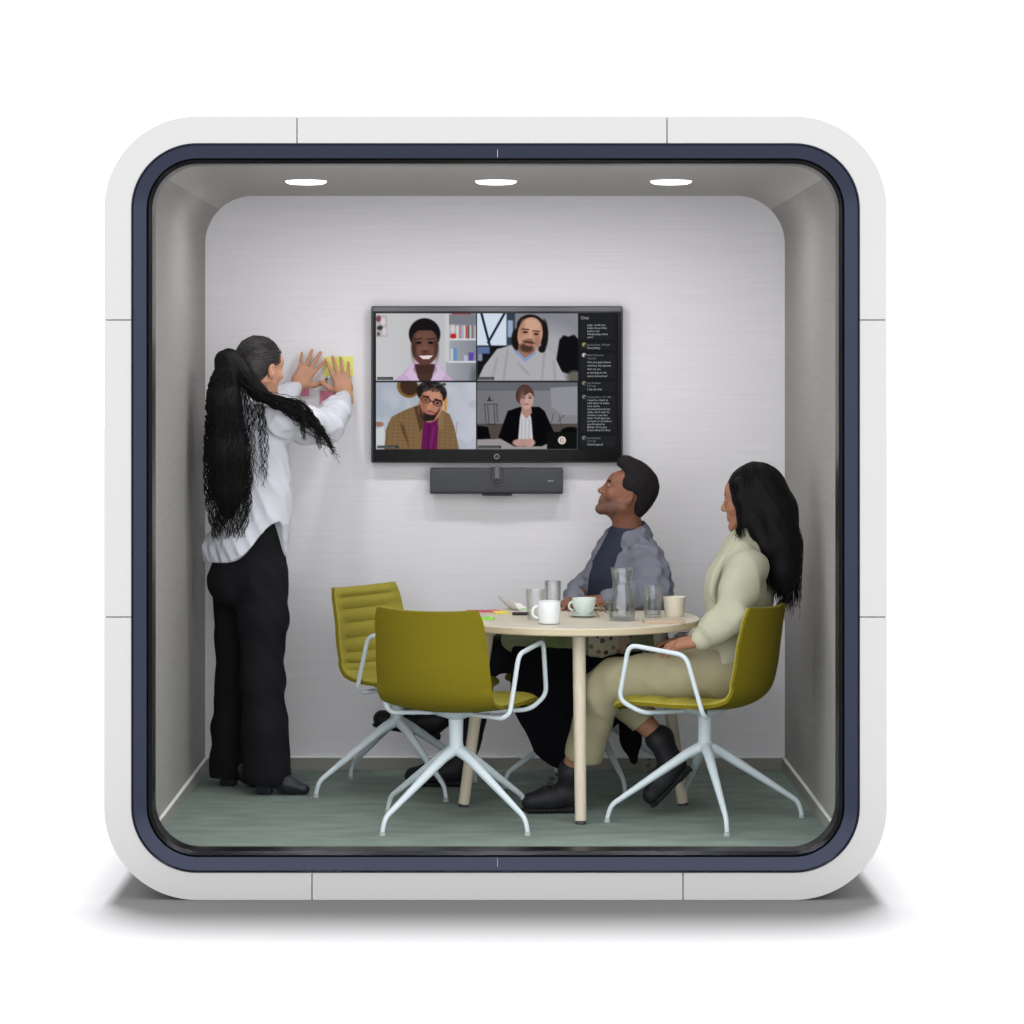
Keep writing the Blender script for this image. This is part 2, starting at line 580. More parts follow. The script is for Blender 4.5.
# ------------------------------------------------------------------ chairs
def build_chair():
    root = empty('swivel_chair')
    prof = catmull([(0.278, 0.418), (0.265, 0.436), (0.19, 0.443), (0.05, 0.436), (-0.08, 0.432), (-0.165, 0.447), (-0.222, 0.492),
                    (-0.247, 0.57), (-0.260, 0.66), (-0.270, 0.74), (-0.280, 0.802)], 61)
    nv, nu = len(prof), 25
    tt = np.linspace(0, 1, nv)
    hw = np.interp(tt, [0, 0.06, 0.2, 0.5, 0.6, 0.75, 0.93, 1.0], [0.175, 0.205, 0.222, 0.226, 0.226, 0.222, 0.212, 0.198])
    wrap = np.interp(tt, [0, 0.3, 0.5, 0.62, 0.8, 1.0], [0.004, 0.012, 0.03, 0.062, 0.065, 0.05])
    U = np.linspace(-1, 1, nu)
    base = np.zeros((nv, nu, 3))
    tang = np.gradient(prof, axis=0)
    nrm2 = np.stack([tang[:, 1], -tang[:, 0]], 1)
    nrm2 /= np.linalg.norm(nrm2, axis=1, keepdims=True)
    nrm2 = -nrm2 if nrm2[10, 1] < 0 else nrm2          # towards the sitter
    for i in range(nv):
        for j, u in enumerate(U):
            off = wrap[i] * abs(u) ** 2.2
            base[i, j] = (u * hw[i], prof[i, 0] + nrm2[i, 0] * off, prof[i, 1] + nrm2[i, 1] * off)
    du = np.gradient(base, axis=1); dv = np.gradient(base, axis=0)
    N = np.cross(du, dv); N /= np.linalg.norm(N, axis=2, keepdims=True)
    if N[10, nu // 2, 2] < 0: N = -N

    def slab(lo, hi):
        A = base + N * lo[..., None]; B = base + N * hi[..., None]
        V = np.concatenate([A.reshape(-1, 3), B.reshape(-1, 3)])
        o = nv * nu
        F = []
        for i in range(nv - 1):
            for j in range(nu - 1):
                a, b_, c, d = i * nu + j, i * nu + j + 1, (i + 1) * nu + j + 1, (i + 1) * nu + j
                F.append((a, d, c, b_)); F.append((o + a, o + b_, o + c, o + d))
        for i in range(nv - 1):
            for j in (0, nu - 1):
                a, b_ = i * nu + j, (i + 1) * nu + j
                F.append((a, b_, o + b_, o + a) if j else (b_, a, o + a, o + b_))
        for j in range(nu - 1):
            for i in (0, nv - 1):
                a, b_ = i * nu + j, i * nu + j + 1
                F.append((b_, a, o + a, o + b_) if i else (a, b_, o + b_, o + a))
        bm = bmesh.new()
        bv = [bm.verts.new(v) for v in V]
        for f in F: bm.faces.new([bv[i] for i in f])
        return bm

    edge = (1 - np.abs(U) ** 8)[None, :] * np.ones((nv, 1))
    seams = np.abs(np.sin(PI * tt * 15))            # quilted ridges across the pad
    pad = 0.006 + 0.020 * edge * (0.55 + 0.45 * np.clip(seams * 1.8, 0, 1))[:, None] * np.minimum(1, np.minimum(tt, 1 - tt) * 22 + 0.25)[:, None]
    from_bm('seat_shell', slab(np.full((nv, nu), -0.012), np.full((nv, nu), 0.0)), M['chair_shell'], root, sharp=50)
    from_bm('quilted_pad', slab(np.full((nv, nu), 0.0005), pad), M['chair_fabric'], root, sharp=60)
    for s in (-1, 1):
        path = [(s * 0.06, -0.02, 0.410), (s * 0.225, -0.08, 0.408), (s * 0.252, -0.075, 0.428), (s * 0.260, -0.015, 0.635), (s * 0.260, 0.205, 0.665),
                (s * 0.255, 0.245, 0.462), (s * 0.225, 0.165, 0.414), (s * 0.06, 0.06, 0.410)]
        vs, fs = tube(fillet(path, 0.035, 6), 0.0088, 10)
        link('armrest', vs, fs, M['chair_metal'], root, sharp=50)
    vs, fs = lathe([(0, 0.420), (0.085, 0.420), (0.09, 0.412), (0.075, 0.402), (0.04, 0.392), (0.027, 0.386), (0.0255, 0.30), (0.029, 0.285), (0.029, 0.262), (0, 0.255)], 28)
    link('column', vs, fs, M['chair_metal'], root, sharp=40)
    legs = []
    for k in range(4):
        path = fillet([(0.014, 0, 0.272), (0.06, 0, 0.252), (0.355, 0, 0.062), (0.368, 0, 0.014)], 0.04, 6)
        P = np.array(path)
        rad = np.interp(P[:, 0], [0.0, 0.06, 0.30, 0.368], [0.023, 0.019, 0.0115, 0.0085])
        vs, fs = tube(P, rad, 12)
        lg = link('leg', vs, fs, M['chair_metal'], root, sharp=60)
        lg.rotation_euler.z = k * PI / 2
        vs, fs = lathe([(0, 0.0135), (0.010, 0.0135), (0.013, 0.004), (0.012, 0.0005), (0, 0.0005)], 14, (0.368, 0, 0))
        link('foot_glide', vs, fs, M['glide'], lg, sharp=40)
    return root


chair0 = build_chair()


def place_chair(o, px, py, fx, fy, base_deg, label):
    d = EYE * FPX / (py - 375.0)
    o.location = ((px - 495) * d / FPX, d - D0, 0)
    rz = math.atan2(fy, fx) - PI / 2
    o.rotation_euler = (0, 0, rz)
    k = 0
    for ch in o.children:
        if ch.name.startswith('leg'):
            ch.rotation_euler.z = math.radians(base_deg) + k * PI / 2 - rz
            k += 1
    tag(o, label, 'chair', 'yellow green swivel chairs')


specs = [(456, 824, 0.42, 0.91, 45, 'olive yellow swivel chair nearest the viewer, empty, its plain back turned to the viewer'),
         (397, 790, 0.82, -0.57, 33, 'olive yellow swivel chair behind the nearest chair, empty, its ribbed front showing'),
         (705, 820, -0.92, 0.39, 8, 'olive yellow swivel chair the woman in the sage jacket sits on'),
         (590, 784, -0.70, -0.71, 20, 'olive yellow swivel chair under the man in the grey shirt, mostly hidden')]
chairs = [chair0] + [copy_tree(chair0) for _ in range(3)]
for o, s in zip(chairs, specs):
    place_chair(o, *s)
for o in chairs[1].children:
    if not (o.name.startswith('leg') or o.name.startswith('column')):
        o.location = (0, 0.070, 0)          # this seat is slid forward on its column

# ------------------------------------------------------------------ table
TX, TY, TZ, TR = 0.300, 10.62 - D0, 0.723, 0.485
table = empty('round_table', (TX, TY, 0))
tag(table, 'round birch table with four splayed round legs, covered with cups and papers', 'table')
vs, fs = lathe([(0, TZ - 0.028), (TR - 0.004, TZ - 0.028), (TR, TZ - 0.024), (TR, TZ - 0.003), (TR - 0.003, TZ), (0, TZ)], 96)
fm = [1 if i // 96 in (1, 2) else 0 for i in range(len(fs))]
link('table_top', vs, fs, None, table, sharp=30, mats=[M['wood'], M['wood_edge']], fmat=fm)
for k in range(4):
    a = math.radians(-88 + 90 * k)
    c, s = math.cos(a), math.sin(a)
    P = [np.array((c * r, s * r, z)) for r, z in ((0.325, TZ - 0.040), (0.36, 0.45), (0.4195, 0.012))]
    vs, fs = tube(P, [0.0245, 0.0235, 0.021], 20)
    lg = link('leg', vs, fs, M['leg_wood'], table, sharp=50)
    vs, fs = tube([(c * 0.4195, s * 0.4195, 0.0118), (c * 0.4207, s * 0.4207, 0.0005)], 0.020, 20)
    link('leg_foot', vs, fs, M['rubber'], lg, sharp=50)
    bm = box_bm((c * 0.31, s * 0.31, TZ - 0.0345), (0.11, 0.07, 0.012), 0.002, 1, rot=Matrix.Rotation(a, 4, 'Z'))
    link_o = from_bm('leg_bracket', bm, M['plate'], table)

# ------------------------------------------------------------------ things on the table
def on_table(px, py):
    d = (EYE - TZ) * FPX / (py - 375.0)
    return ((px - 495) * d / FPX, d - D0, TZ + 0.0006)


def handle(r, z0, z1, out, thick, ang):
    """cup handle loop"""
    pts = []
    for t in np.linspace(-PI / 2, PI / 2, 15):
        pts.append((r - 0.002 + out * math.cos(t), 0, (z0 + z1) / 2 + (z1 - z0) / 2 * math.sin(t)))
    ca, sa = math.cos(ang), math.sin(ang)
    P = [(x * ca, x * sa, z) for x, _, z in pts]
    return tube(P, thick, 8)


def cup(name, px, py, prof, m, label, cat, hand=None, drink=None, group=None):
    r = empty(name, on_table(px, py))
    tag(r, label, cat, group)
    vs, fs = lathe(prof, 40)
    link('cup_body', vs, fs, m, r, sharp=40)
    if hand:
        vs, fs = handle(*hand)
        link('handle', vs, fs, m, r)
    if drink:
        vs, fs = lathe([(0, drink[1] - 0.003), (drink[0], drink[1] - 0.003), (drink[0], drink[1]), (0, drink[1])], 32)
        link('drink', vs, fs, M['coffee'], r, sharp=40)
    return r


cup('mug', 549, 624, [(0, 0), (0.034, 0), (0.039, 0.004), (0.0425, 0.05), (0.043, 0.083), (0.042, 0.085), (0.040, 0.083), (0.039, 0.05), (0.035, 0.008), (0, 0.007)],
    M['ceramic'], 'white ceramic mug with its handle at the left, nearest on the table', 'mug', (0.041, 0.022, 0.066, 0.023, 0.005, PI * 1.02), (0.0375, 0.070))
sau = link('saucer', *lathe([(0, 0), (0.030, 0), (0.033, 0.003), (0.056, 0.010), (0.057, 0.012), (0.054, 0.0125), (0.034, 0.007), (0, 0.006)], 44), M['mint'], sharp=40)
sau.location = on_table(583, 617)
tag(sau, 'pale saucer under the mint teacup', 'saucer')
tc = cup('teacup', 584, 617, [(0, 0), (0.022, 0), (0.024, 0.004), (0.038, 0.020), (0.045, 0.045), (0.047, 0.062), (0.046, 0.064), (0.044, 0.062), (0.042, 0.045), (0.033, 0.018), (0, 0.008)],
         M['mint'], 'pale mint teacup standing on a saucer by the man\'s hand', 'cup', (0.043, 0.018, 0.050, 0.018, 0.004, PI * 1.05), (0.0425, 0.048))
tc.location = Vector(tc.location) + Vector((0, 0, 0.0085))
cup('paper_cup', 674.5, 616.5, [(0, 0), (0.034, 0), (0.036, 0.003), (0.0435, 0.072), (0.0445, 0.074), (0.0435, 0.0755), (0.042, 0.073), (0.035, 0.006), (0, 0.006)],
    M['cream'], 'cream coloured cup without a handle at the right end of the table', 'cup', None, (0.040, 0.060))


def glass(px, py, r0, r1, h, water, label):
    r = empty('water_glass', on_table(px, py))
    tag(r, label, 'glass', 'drinking glasses on the table')
    t = 0.0022
    vs, fs = lathe([(0, 0), (r0 - 0.002, 0), (r0, 0.002), (r1, h), (r1 - t / 2, h + 0.001), (r1 - t, h), (r0 - t, 0.009), (0, 0.008)], 44)
    link('glass_body', vs, fs, M['glass'], r, sharp=50)
    if water:
        q = (water - 0.008) / (h - 0.008)
        rt = (r0 - t) + (r1 - r0) * q
        vs, fs = lathe([(0, 0.0085), (r0 - t - 0.0006, 0.0095), (rt - 0.0006, water), (0, water)], 44)
        link('water', vs, fs, M['water'], r, sharp=50)


glass(535.5, 620, 0.031, 0.0365, 0.115, 0, 'empty clear glass behind the white mug')
glass(553, 607.5, 0.030, 0.034, 0.105, 0, 'clear glass farther back on the table, just in front of the man\'s hand')
glass(652.5, 617.5, 0.032, 0.037, 0.118, 0.068, 'clear glass half full of water beside the cream cup')

r = empty('carafe', on_table(622, 620.5))
tag(r, 'clear glass carafe with a pinched neck, part filled with water', 'carafe')
outer = [(0.047, 0.002), (0.050, 0.006), (0.051, 0.03), (0.050, 0.055), (0.045, 0.085), (0.039, 0.112), (0.036, 0.13), (0.0365, 0.15), (0.040, 0.175), (0.044, 0.198)]
inner = [(a - 0.0028, max(z, 0.009)) for a, z in outer]
vs, fs = lathe([(0, 0)] + outer + [(0.0427, 0.1992)] + inner[::-1] + [(0, 0.008)], 48)
link('carafe_body', vs, fs, M['glass'], r, sharp=60)
wp = [(0, 0.0088), (0.0445, 0.0098), (0.0465, 0.012), (0.0475, 0.03), (0.0466, 0.055), (0.0460, 0.060), (0, 0.060)]
vs, fs = lathe(wp, 48)
link('water', vs, fs, M['water'], r, sharp=60)


def sheet(name, px, py, w, h, t, rz, m, label, cat, group=None, curl=0.0, z=0.0):
    nx, ny = 14, 10
    V, F = [], []
    for lay in (0, 1):
        for i in range(nx + 1):
            for j in range(ny + 1):
                u, v = i / nx - 0.5, j / ny - 0.5
                zz = curl * max(0, -(u + 0.15) * 1.6) ** 2 + curl * 0.4 * max(0, v + 0.1) ** 2
                V.append((u * w, v * h, zz + lay * t))
    n1 = (nx + 1) * (ny + 1)
    idx = lambda i, j, l: l * n1 + i * (ny + 1) + j
    for i in range(nx):
        for j in range(ny):
            F.append((idx(i, j, 0), idx(i, j + 1, 0), idx(i + 1, j + 1, 0), idx(i + 1, j, 0)))
            F.append((idx(i, j, 1), idx(i + 1, j, 1), idx(i + 1, j + 1, 1), idx(i, j + 1, 1)))
    for i in range(nx):
        F.append((idx(i, 0, 0), idx(i + 1, 0, 0), idx(i + 1, 0, 1), idx(i, 0, 1)))
        F.append((idx(i, ny, 0), idx(i, ny, 1), idx(i + 1, ny, 1), idx(i + 1, ny, 0)))
    for j in range(ny):
        F.append((idx(0, j, 0), idx(0, j, 1), idx(0, j + 1, 1), idx(0, j + 1, 0)))
        F.append((idx(nx, j, 0), idx(nx, j + 1, 0), idx(nx, j + 1, 1), idx(nx, j, 1)))
    o = link(name, V, F, m, sharp=40)
    p = on_table(px, py)
    o.location = (p[0], p[1], p[2] + z)
    o.rotation_euler = (0, 0, math.radians(rz))
    tag(o, label, cat, group)
    return o


pp = sheet('paper_sheet', 517, 609.5, 0.10, 0.15, 0.0006, 25, M['paper'], 'white sheet of paper with a lifted edge beside the black marker', 'paper', None, 0.12)
st = sheet('green_patch', 522, 610, 0.035, 0.035, 0.0005, 25, M['green_note'], 'x', 'x')
for k in ('label', 'category'): del st[k]
st.parent = pp
st.location = (0.018, -0.02, 0.0018); st.rotation_euler = (0, 0, 0)
sheet('note_pad', 483, 612, 0.13, 0.05, 0.006, 2, M['rose_note'], 'rose pink pad of notes at the left end of the table', 'note pad')
sheet('note_pad', 501, 613.5, 0.055, 0.055, 0.007, 12, M['amber_note'], 'yellow pad of notes between the pink pad and the white paper', 'note pad')
sheet('note_pad', 483, 619.5, 0.085, 0.055, 0.008, -4, M['green_note'], 'bright green pad of notes at the left front of the table', 'note pad')
nb = sheet('notebook', 664, 623.0, 0.155, 0.075, 0.012, 3, M['beige'], 'slim beige notebook in front of the half full glass', 'notebook')

p = on_table(521, 615.5)
r = empty('marker_pen', (p[0], p[1], p[2] + 0.0065), math.radians(-8))
tag(r, 'black marker pen lying in front of the white paper on the table', 'pen')
link('barrel', *tube([(-0.034, 0, 0), (-0.032, 0, 0), (0.012, 0, 0)], [0.0055, 0.0062, 0.0062], 14), M['pen_black'], r, sharp=50)
link('cap', *tube([(0.0125, 0, 0), (0.034, 0, 0), (0.036, 0, 0)], [0.0064, 0.0064, 0.005], 14), M['pen_black'], r, sharp=50)

p = on_table(601, 614)
r = empty('spectacles', (p[0], p[1], p[2]), math.radians(200))
tag(r, 'pair of amber rimmed spectacles lying between the teacup and the carafe', 'spectacles')
for s in (-1, 1):
    pts = [(s * 0.033 + 0.025 * math.cos(a), 0, 0.024 + 0.022 * math.sin(a)) for a in np.linspace(0, 2 * PI, 28, endpoint=False)]
    link('rim', *tube(pts, 0.0020, 8, closed=True), M['amber'], r)
    link('temple', *tube(fillet([(s * 0.059, 0, 0.03), (s * 0.06, 0.08, 0.018), (s * 0.058, 0.125, 0.003)], 0.02), 0.0018, 8), M['amber'], r)
link('bridge', *tube([(-0.009, 0, 0.028), (0, -0.001, 0.031), (0.009, 0, 0.028)], 0.0018, 8), M['amber'], r)

# ------------------------------------------------------------------ sticky notes on the wall
def sticky(px0, py0, px1, py1, m, label, tilt=0.0):
    d = DB - 0.0005
    a, b = W(px0, py0, d), W(px1, py1, d)
    w, h = b[0] - a[0], a[2] - b[2]
    V, F = [], []
    nx = 8
    for lay in (0, 1):
        for i in range(nx + 1):
            for j in range(nx + 1):
                u, v = i / nx - 0.5, j / nx - 0.5
                lift = 0.006 * max(0, 0.2 - v) ** 2
                V.append((u * w, -lift - lay * 0.0006, v * h))
    n1 = (nx + 1) ** 2
    idx = lambda i, j, l: l * n1 + i * (nx + 1) + j
    for i in range(nx):
        for j in range(nx):
            F.append((idx(i, j, 0), idx(i, j + 1, 0), idx(i + 1, j + 1, 0), idx(i + 1, j, 0)))
            F.append((idx(i, j, 1), idx(i + 1, j, 1), idx(i + 1, j + 1, 1), idx(i, j + 1, 1)))
    for i in range(nx):
        F += [(idx(i, 0, 0), idx(i + 1, 0, 0), idx(i + 1, 0, 1), idx(i, 0, 1)), (idx(i, nx, 0), idx(i, nx, 1), idx(i + 1, nx, 1), idx(i + 1, nx, 0)),
              (idx(0, i, 0), idx(0, i, 1), idx(0, i + 1, 1), idx(0, i + 1, 0)), (idx(nx, i, 0), idx(nx, i + 1, 0), idx(nx, i + 1, 1), idx(nx, i, 1))]
    o = link('sticky_note', V, F, m, sharp=40)
    o.location = ((a[0] + b[0]) / 2, d - D0, (a[2] + b[2]) / 2)
    o.rotation_euler = (0, math.radians(tilt), 0)
    tag(o, label, 'sticky note')


sticky(323.5, 356.5, 353.5, 376.5, M['yellow_note'], 'yellow sticky note on the wall between the standing woman\'s hands', -1)
sticky(297, 383, 309, 396, M['pink_note'], 'small pink sticky note on the wall behind the standing woman\'s left wrist', 0)
sticky(319.5, 391, 336, 405, M['pink_note'], 'larger pink sticky note on the wall behind the standing woman\'s right wrist', 2)

# ------------------------------------------------------------------ television with its video call
DTV = 11.555            # front face of the screen
sT = FPX / DTV


def tvx(px): return (px - 495) / sT
def tvz(py): return EYE - (py - 375) / sT


tv = empty('television', (tvx(497), DB - D0, tvz(463)))
tag(tv, 'wall mounted black television showing a four person video call', 'television')


def tvpart(o):
    o.parent = tv
    o.matrix_parent_inverse = Matrix.Translation(-Vector(tv.location))
    return o


yF = DTV - D0
bm = box_bm(((tvx(371) + tvx(623)) / 2, yF + 0.028, (tvz(306) + tvz(463)) / 2), (tvx(623) - tvx(371), 0.05, tvz(306) - tvz(463)), 0.008, 3)
tvpart(from_bm('housing', bm, M['tv_edge']))
bm = box_bm(((tvx(373) + tvx(621.3)) / 2, yF + 0.0015, (tvz(311.3) + tvz(461.5)) / 2), (tvx(621.3) - tvx(373), 0.004, tvz(311.3) - tvz(461.5)), 0.0015, 2)
tvpart(from_bm('bezel', bm, M['tv_black']))
bm = box_bm(((tvx(400) + tvx(594)) / 2, (yF + 0.053 + DB - D0) / 2, (tvz(340) + tvz(430)) / 2), (0.5, DB - D0 - yF - 0.053, 0.3))
tvpart(from_bm('wall_mount', bm, M['tv_black']))

# the picture on the screen, drawn in a 920 x 520 raster
PW, PH = 920, 520
yy, xx = np.mgrid[0:PH, 0:PW].astype(np.float32)
xx += 60.5; yy += 68.5
img = np.zeros((PH, PW, 3), np.float32)
CLIP = [0, 0, PW, PH]


def put(maskv, col):
    x0, y0, x1, y1 = CLIP
    m = np.zeros((PH, PW), np.float32)
    m[y0:y1, x0:x1] = np.clip(maskv, 0, 1)[y0:y1, x0:x1]
    c = np.asarray(col, np.float32)
    img[:] = img * (1 - m[..., None]) + c * m[..., None]


def clip(a, b, c, d):
    CLIP[:] = [int(a - 60), int(b - 68), int(c - 60), int(d - 68)]


def rect(a, b, c, d, col, soft=0.5):
    m = np.clip((xx - a) / soft + .5, 0, 1) * np.clip((c - xx) / soft + .5, 0, 1) * np.clip((yy - b) / soft + .5, 0, 1) * np.clip((d - yy) / soft + .5, 0, 1)
    put(m, col)


def grad(a, b, c, d, c0, c1, horiz=True):
    t = np.clip((xx - a) / (c - a), 0, 1) if horiz else np.clip((yy - b) / (d - b), 0, 1)
    col = np.asarray(c0, np.float32) * (1 - t[..., None]) + np.asarray(c1, np.float32) * t[..., None]
    m = ((xx >= a) & (xx <= c) & (yy >= b) & (yy <= d)).astype(np.float32)
    put(m, col)


def ell(cx, cy, rx, ry, col, rot=0.0, soft=2.0, op=1.0):
    a = math.radians(rot)
    u = (xx - cx) * math.cos(a) + (yy - cy) * math.sin(a)
    v = -(xx - cx) * math.sin(a) + (yy - cy) * math.cos(a)
    q = np.sqrt((u / rx) ** 2 + (v / ry) ** 2)
    put(np.clip((1 - q) * min(rx, ry) / soft + .5, 0, 1) * op, col)


def poly(pts, col, soft=0, op=1.0, smooth=True):
    P = [np.array(p, float) for p in pts]
    inside = np.zeros((PH, PW), bool)
    n = len(P)
    for i in range(n):
        (x0, y0), (x1, y1) = P[i], P[(i + 1) % n]
        if y0 == y1: continue
        cnd = ((y0 > yy) != (y1 > yy)) & (xx < (x1 - x0) * (yy - y0) / (y1 - y0) + x0)
        inside ^= cnd
    m = inside.astype(np.float32)
    for _ in range(1 + int(soft)):
        m = (m + np.roll(m, 1, 0) + np.roll(m, -1, 0) + np.roll(m, 1, 1) + np.roll(m, -1, 1)) / 5
    put(m * op, col)


def line(x0, y0, x1, y1, w, col, op=1.0, soft=1.0):
    dx, dy = x1 - x0, y1 - y0
    t = np.clip(((xx - x0) * dx + (yy - y0) * dy) / (dx * dx + dy * dy), 0, 1)
    dd = np.hypot(xx - x0 - t * dx, yy - y0 - t * dy)
    put(np.clip((w / 2 - dd) / soft + .5, 0, 1) * op, col)


img[:] = (30, 32, 35)
# top left caller
clip(60, 70, 440, 325)
grad(60, 68, 340, 326, (196, 196, 198), (183, 184, 187))
rect(62, 76, 104, 160, (178, 172, 174), 2)
for a in ((70, 90, 10, 12, (120, 70, 85)), (88, 100, 9, 14, (215, 200, 205)), (76, 125, 12, 9, (60, 58, 62)), (92, 138, 8, 16, (205, 200, 205)), (70, 148, 6, 8, (90, 85, 90))):
    ell(a[0], a[1], a[2], a[3], a[4], soft=5)
grad(326, 68, 440, 326, (160, 163, 170), (128, 132, 140))
rect(322, 68, 339, 255, (196, 196, 198), 2)
rect(338, 74, 440, 112, (120, 123, 132), 3)
rect(350, 68, 420, 74, (150, 70, 75), 2)
for i, (a, c) in enumerate((((365, 374), (205, 205, 205)), ((376, 383), (190, 120, 125)), ((385, 392), (150, 175, 200)), ((393, 400), (205, 200, 195)), ((401, 406), (180, 60, 60)), ((408, 414), (90, 88, 90)), ((416, 422), (190, 185, 180)), ((424, 430), (120, 118, 118)), ((432, 439), (175, 172, 168)))):
    rect(a[0], 116, a[1], 166, c, 1.5)
ell(352, 130, 10, 18, (205, 195, 195), soft=4); ell(354, 156, 12, 10, (185, 40, 45), soft=3)
rect(338, 165, 440, 172, (205, 207, 212), 1.5)
rect(344, 204, 352, 250, (195, 198, 205), 2); rect(355, 200, 368, 250, (100, 140, 185), 3); rect(394, 228, 408, 250, (175, 180, 200), 3)
poly([(411, 218), (433, 218), (429, 250), (414, 250)], (95, 70, 165), 1)
rect(335, 250, 440, 257, (205, 207, 212), 1.5)
ell(440, 310, 20, 40, (70, 85, 80), soft=20, op=.6)
poly([(126, 326), (160, 300), (205, 250), (290, 256), (330, 300), (356, 326)], (190, 165, 196), 1)
poly([(206, 262), (222, 326), (270, 326), (286, 262)], (74, 50, 45), 1)
ell(246, 280, 38, 22, (62, 41, 38), soft=10, op=.7)
poly([(206, 250), (200, 285), (226, 326), (196, 326), (172, 300)], (205, 182, 210), 1)
poly([(288, 256), (296, 285), (266, 326), (304, 326), (326, 300)], (205, 182, 210), 1)
ell(245, 148, 60, 60, (24, 21, 22), soft=4)
ell(246, 194, 51, 72, (92, 62, 54), soft=3)
ell(246, 165, 40, 30, (112, 78, 68), soft=16, op=.8)
ell(225, 210, 16, 16, (118, 82, 70), soft=10, op=.8); ell(270, 210, 16, 16, (112, 78, 66), soft=10, op=.8)
ell(247, 205, 12, 14, (120, 84, 72), soft=8); ell(247, 214, 14, 6, (78, 50, 44), soft=4)
poly([(190, 180), (194, 130), (222, 112), (270, 112), (298, 132), (302, 180), (294, 150), (272, 134), (222, 134), (200, 150)], (24, 21, 22), 1)
for x in (222, 269):
    line(x - 15, 168, x + 13, 165, 4, (40, 28, 26)); ell(x, 181, 12, 6, (52, 36, 34), soft=3); ell(x, 181, 5, 4, (20, 16, 16), soft=2)
ell(249, 236, 31, 14, (96, 52, 50), soft=3); poly([(222, 230), (278, 229), (262, 243), (238, 243)], (225, 218, 214), 1)
ell(204, 200, 10, 44, (64, 42, 38), soft=10, op=.7); ell(290, 204, 9, 40, (66, 44, 38), soft=10, op=.7)
# top right caller
clip(444, 70, 827, 325)
grad(444, 68, 827, 326, (120, 122, 130), (132, 132, 140))
ell(700, 230, 120, 110, (176, 176, 180), soft=80, op=.7)
rect(444, 68, 556, 192, (206, 216, 230), 3)
rect(556, 68, 588, 190, (52, 62, 78), 6); rect(560, 96, 580, 160, (150, 166, 190), 6)
line(458, 60, 492, 190, 9, (26, 38, 58), soft=3); line(548, 70, 486, 180, 9, (26, 38, 58), soft=3)
rect(444, 192, 560, 326, (20, 22, 26), 6); rect(444, 196, 492, 222, (90, 112, 150), 6); rect(446, 222, 464, 250, (130, 140, 160), 6)
poly([(756, 170), (772, 152), (790, 158), (812, 150), (830, 170), (830, 290), (800, 304), (764, 290), (744, 250)], (16, 16, 18), 5)
ell(812, 310, 26, 22, (100, 98, 88), soft=12)
poly([(444, 326), (470, 270), (520, 205), (580, 190), (640, 200), (700, 192), (735, 225), (760, 280), (782, 326)], (168, 168, 173), 1)
for a in ((520, 240, 500, 326), (560, 210, 545, 320), (700, 215, 690, 320), (735, 250, 740, 322), (600, 260, 640, 300)):
    line(*a, 9, (138, 138, 144), .5, 6)
poly([(586, 200), (594, 205), (625, 240), (664, 214), (668, 222), (626, 254), (588, 218)], (130, 150, 190), 1)
ell(596, 168, 22, 42, (26, 22, 22), soft=5); ell(698, 150, 16, 56, (26, 22, 22), soft=5); ell(690, 205, 14, 14, (26, 22, 22), soft=5)
poly([(600, 190), (600, 215), (626, 240), (664, 214), (670, 190)], (150, 108, 90), 1)
ell(648, 120, 54, 46, (28, 24, 24), soft=4, rot=8)
ell(645, 150, 47, 66, (186, 142, 120), soft=3, rot=10)
ell(650, 112, 34, 22, (206, 164, 142), soft=14, op=.8, rot=10)
ell(632, 200, 27, 17, (60, 44, 38), soft=9, rot=10, op=.9); ell(640, 179, 23, 7, (66, 46, 40), soft=5, rot=10, op=.9); ell(638, 188, 16, 5, (168, 108, 98), soft=3, rot=10); ell(672, 176, 10, 26, (140, 102, 86), soft=10, op=.6)
ell(614, 128, 10, 30, (160, 116, 98), soft=10, op=.6, rot=10)
for x, y in ((627, 136), (668, 143)):
    line(x - 13, y - 7, x + 13, y - 5, 4, (44, 30, 26)); ell(x, y + 5, 10, 5, (70, 48, 42), soft=3)
line(648, 140, 644, 168, 9, (202, 158, 134), .8, 5); ell(643, 170, 13, 5, (140, 96, 80), soft=4)
# bottom left caller
clip(60, 331, 440, 585)
grad(60, 330, 440, 586, (160, 170, 182), (186, 190, 200))
for k in range(60):
    ell(rng.uniform(60, 440), rng.uniform(330, 586), rng.uniform(8, 30), rng.uniform(10, 40), tuple(np.array((172, 178, 188)) + rng.uniform(-16, 18)), soft=14, op=.5)
ell(182, 350, 44, 38, (122, 90, 52), soft=3, rot=35); ell(186, 348, 35, 31, (62, 44, 34), soft=4, rot=35)
rect(318, 386, 330, 440, (190, 140, 70), 3)
ell(72, 490, 18, 10, (150, 110, 96), soft=5); poly([(60, 510), (90, 500), (104, 586), (60, 586)], (196, 200, 204), 2)
poly([(92, 586), (98, 510), (120, 462), (170, 436), (222, 416), (300, 430), (340, 452), (358, 500), (376, 586)], (122, 96, 66), 1)
for k in range(14):
    line(108 + k * 20, 480 if (k < 2 or k > 11) else 446, 100 + k * 20, 590, 3, (92, 70, 46), .0 if 222 < 108 + k * 20 < 296 else .4)
for k in range(11):
    for (a, b) in ((max(96, 180 - k * 18), 228), (298, min(370, 336 + k * 6))):
        line(a + 8, 446 + k * 14, b - 6, 450 + k * 14, 2.5, (150, 122, 88), .4)
poly([(190, 586), (160, 520), (150, 480), (170, 500)], (84, 62, 42), 2, .8)
poly([(222, 420), (240, 480), (232, 586), (292, 586), (298, 480), (300, 430)], (98, 26, 80), 1)
line(262, 486, 258, 586, 3, (60, 14, 50), .8); line(280, 500, 268, 580, 6, (130, 48, 110), .6, 4)
poly([(205, 425), (225, 418), (244, 490), (228, 520)], (80, 58, 40), 1); poly([(300, 440), (320, 450), (310, 520), (294, 490)], (132, 106, 76), 1)
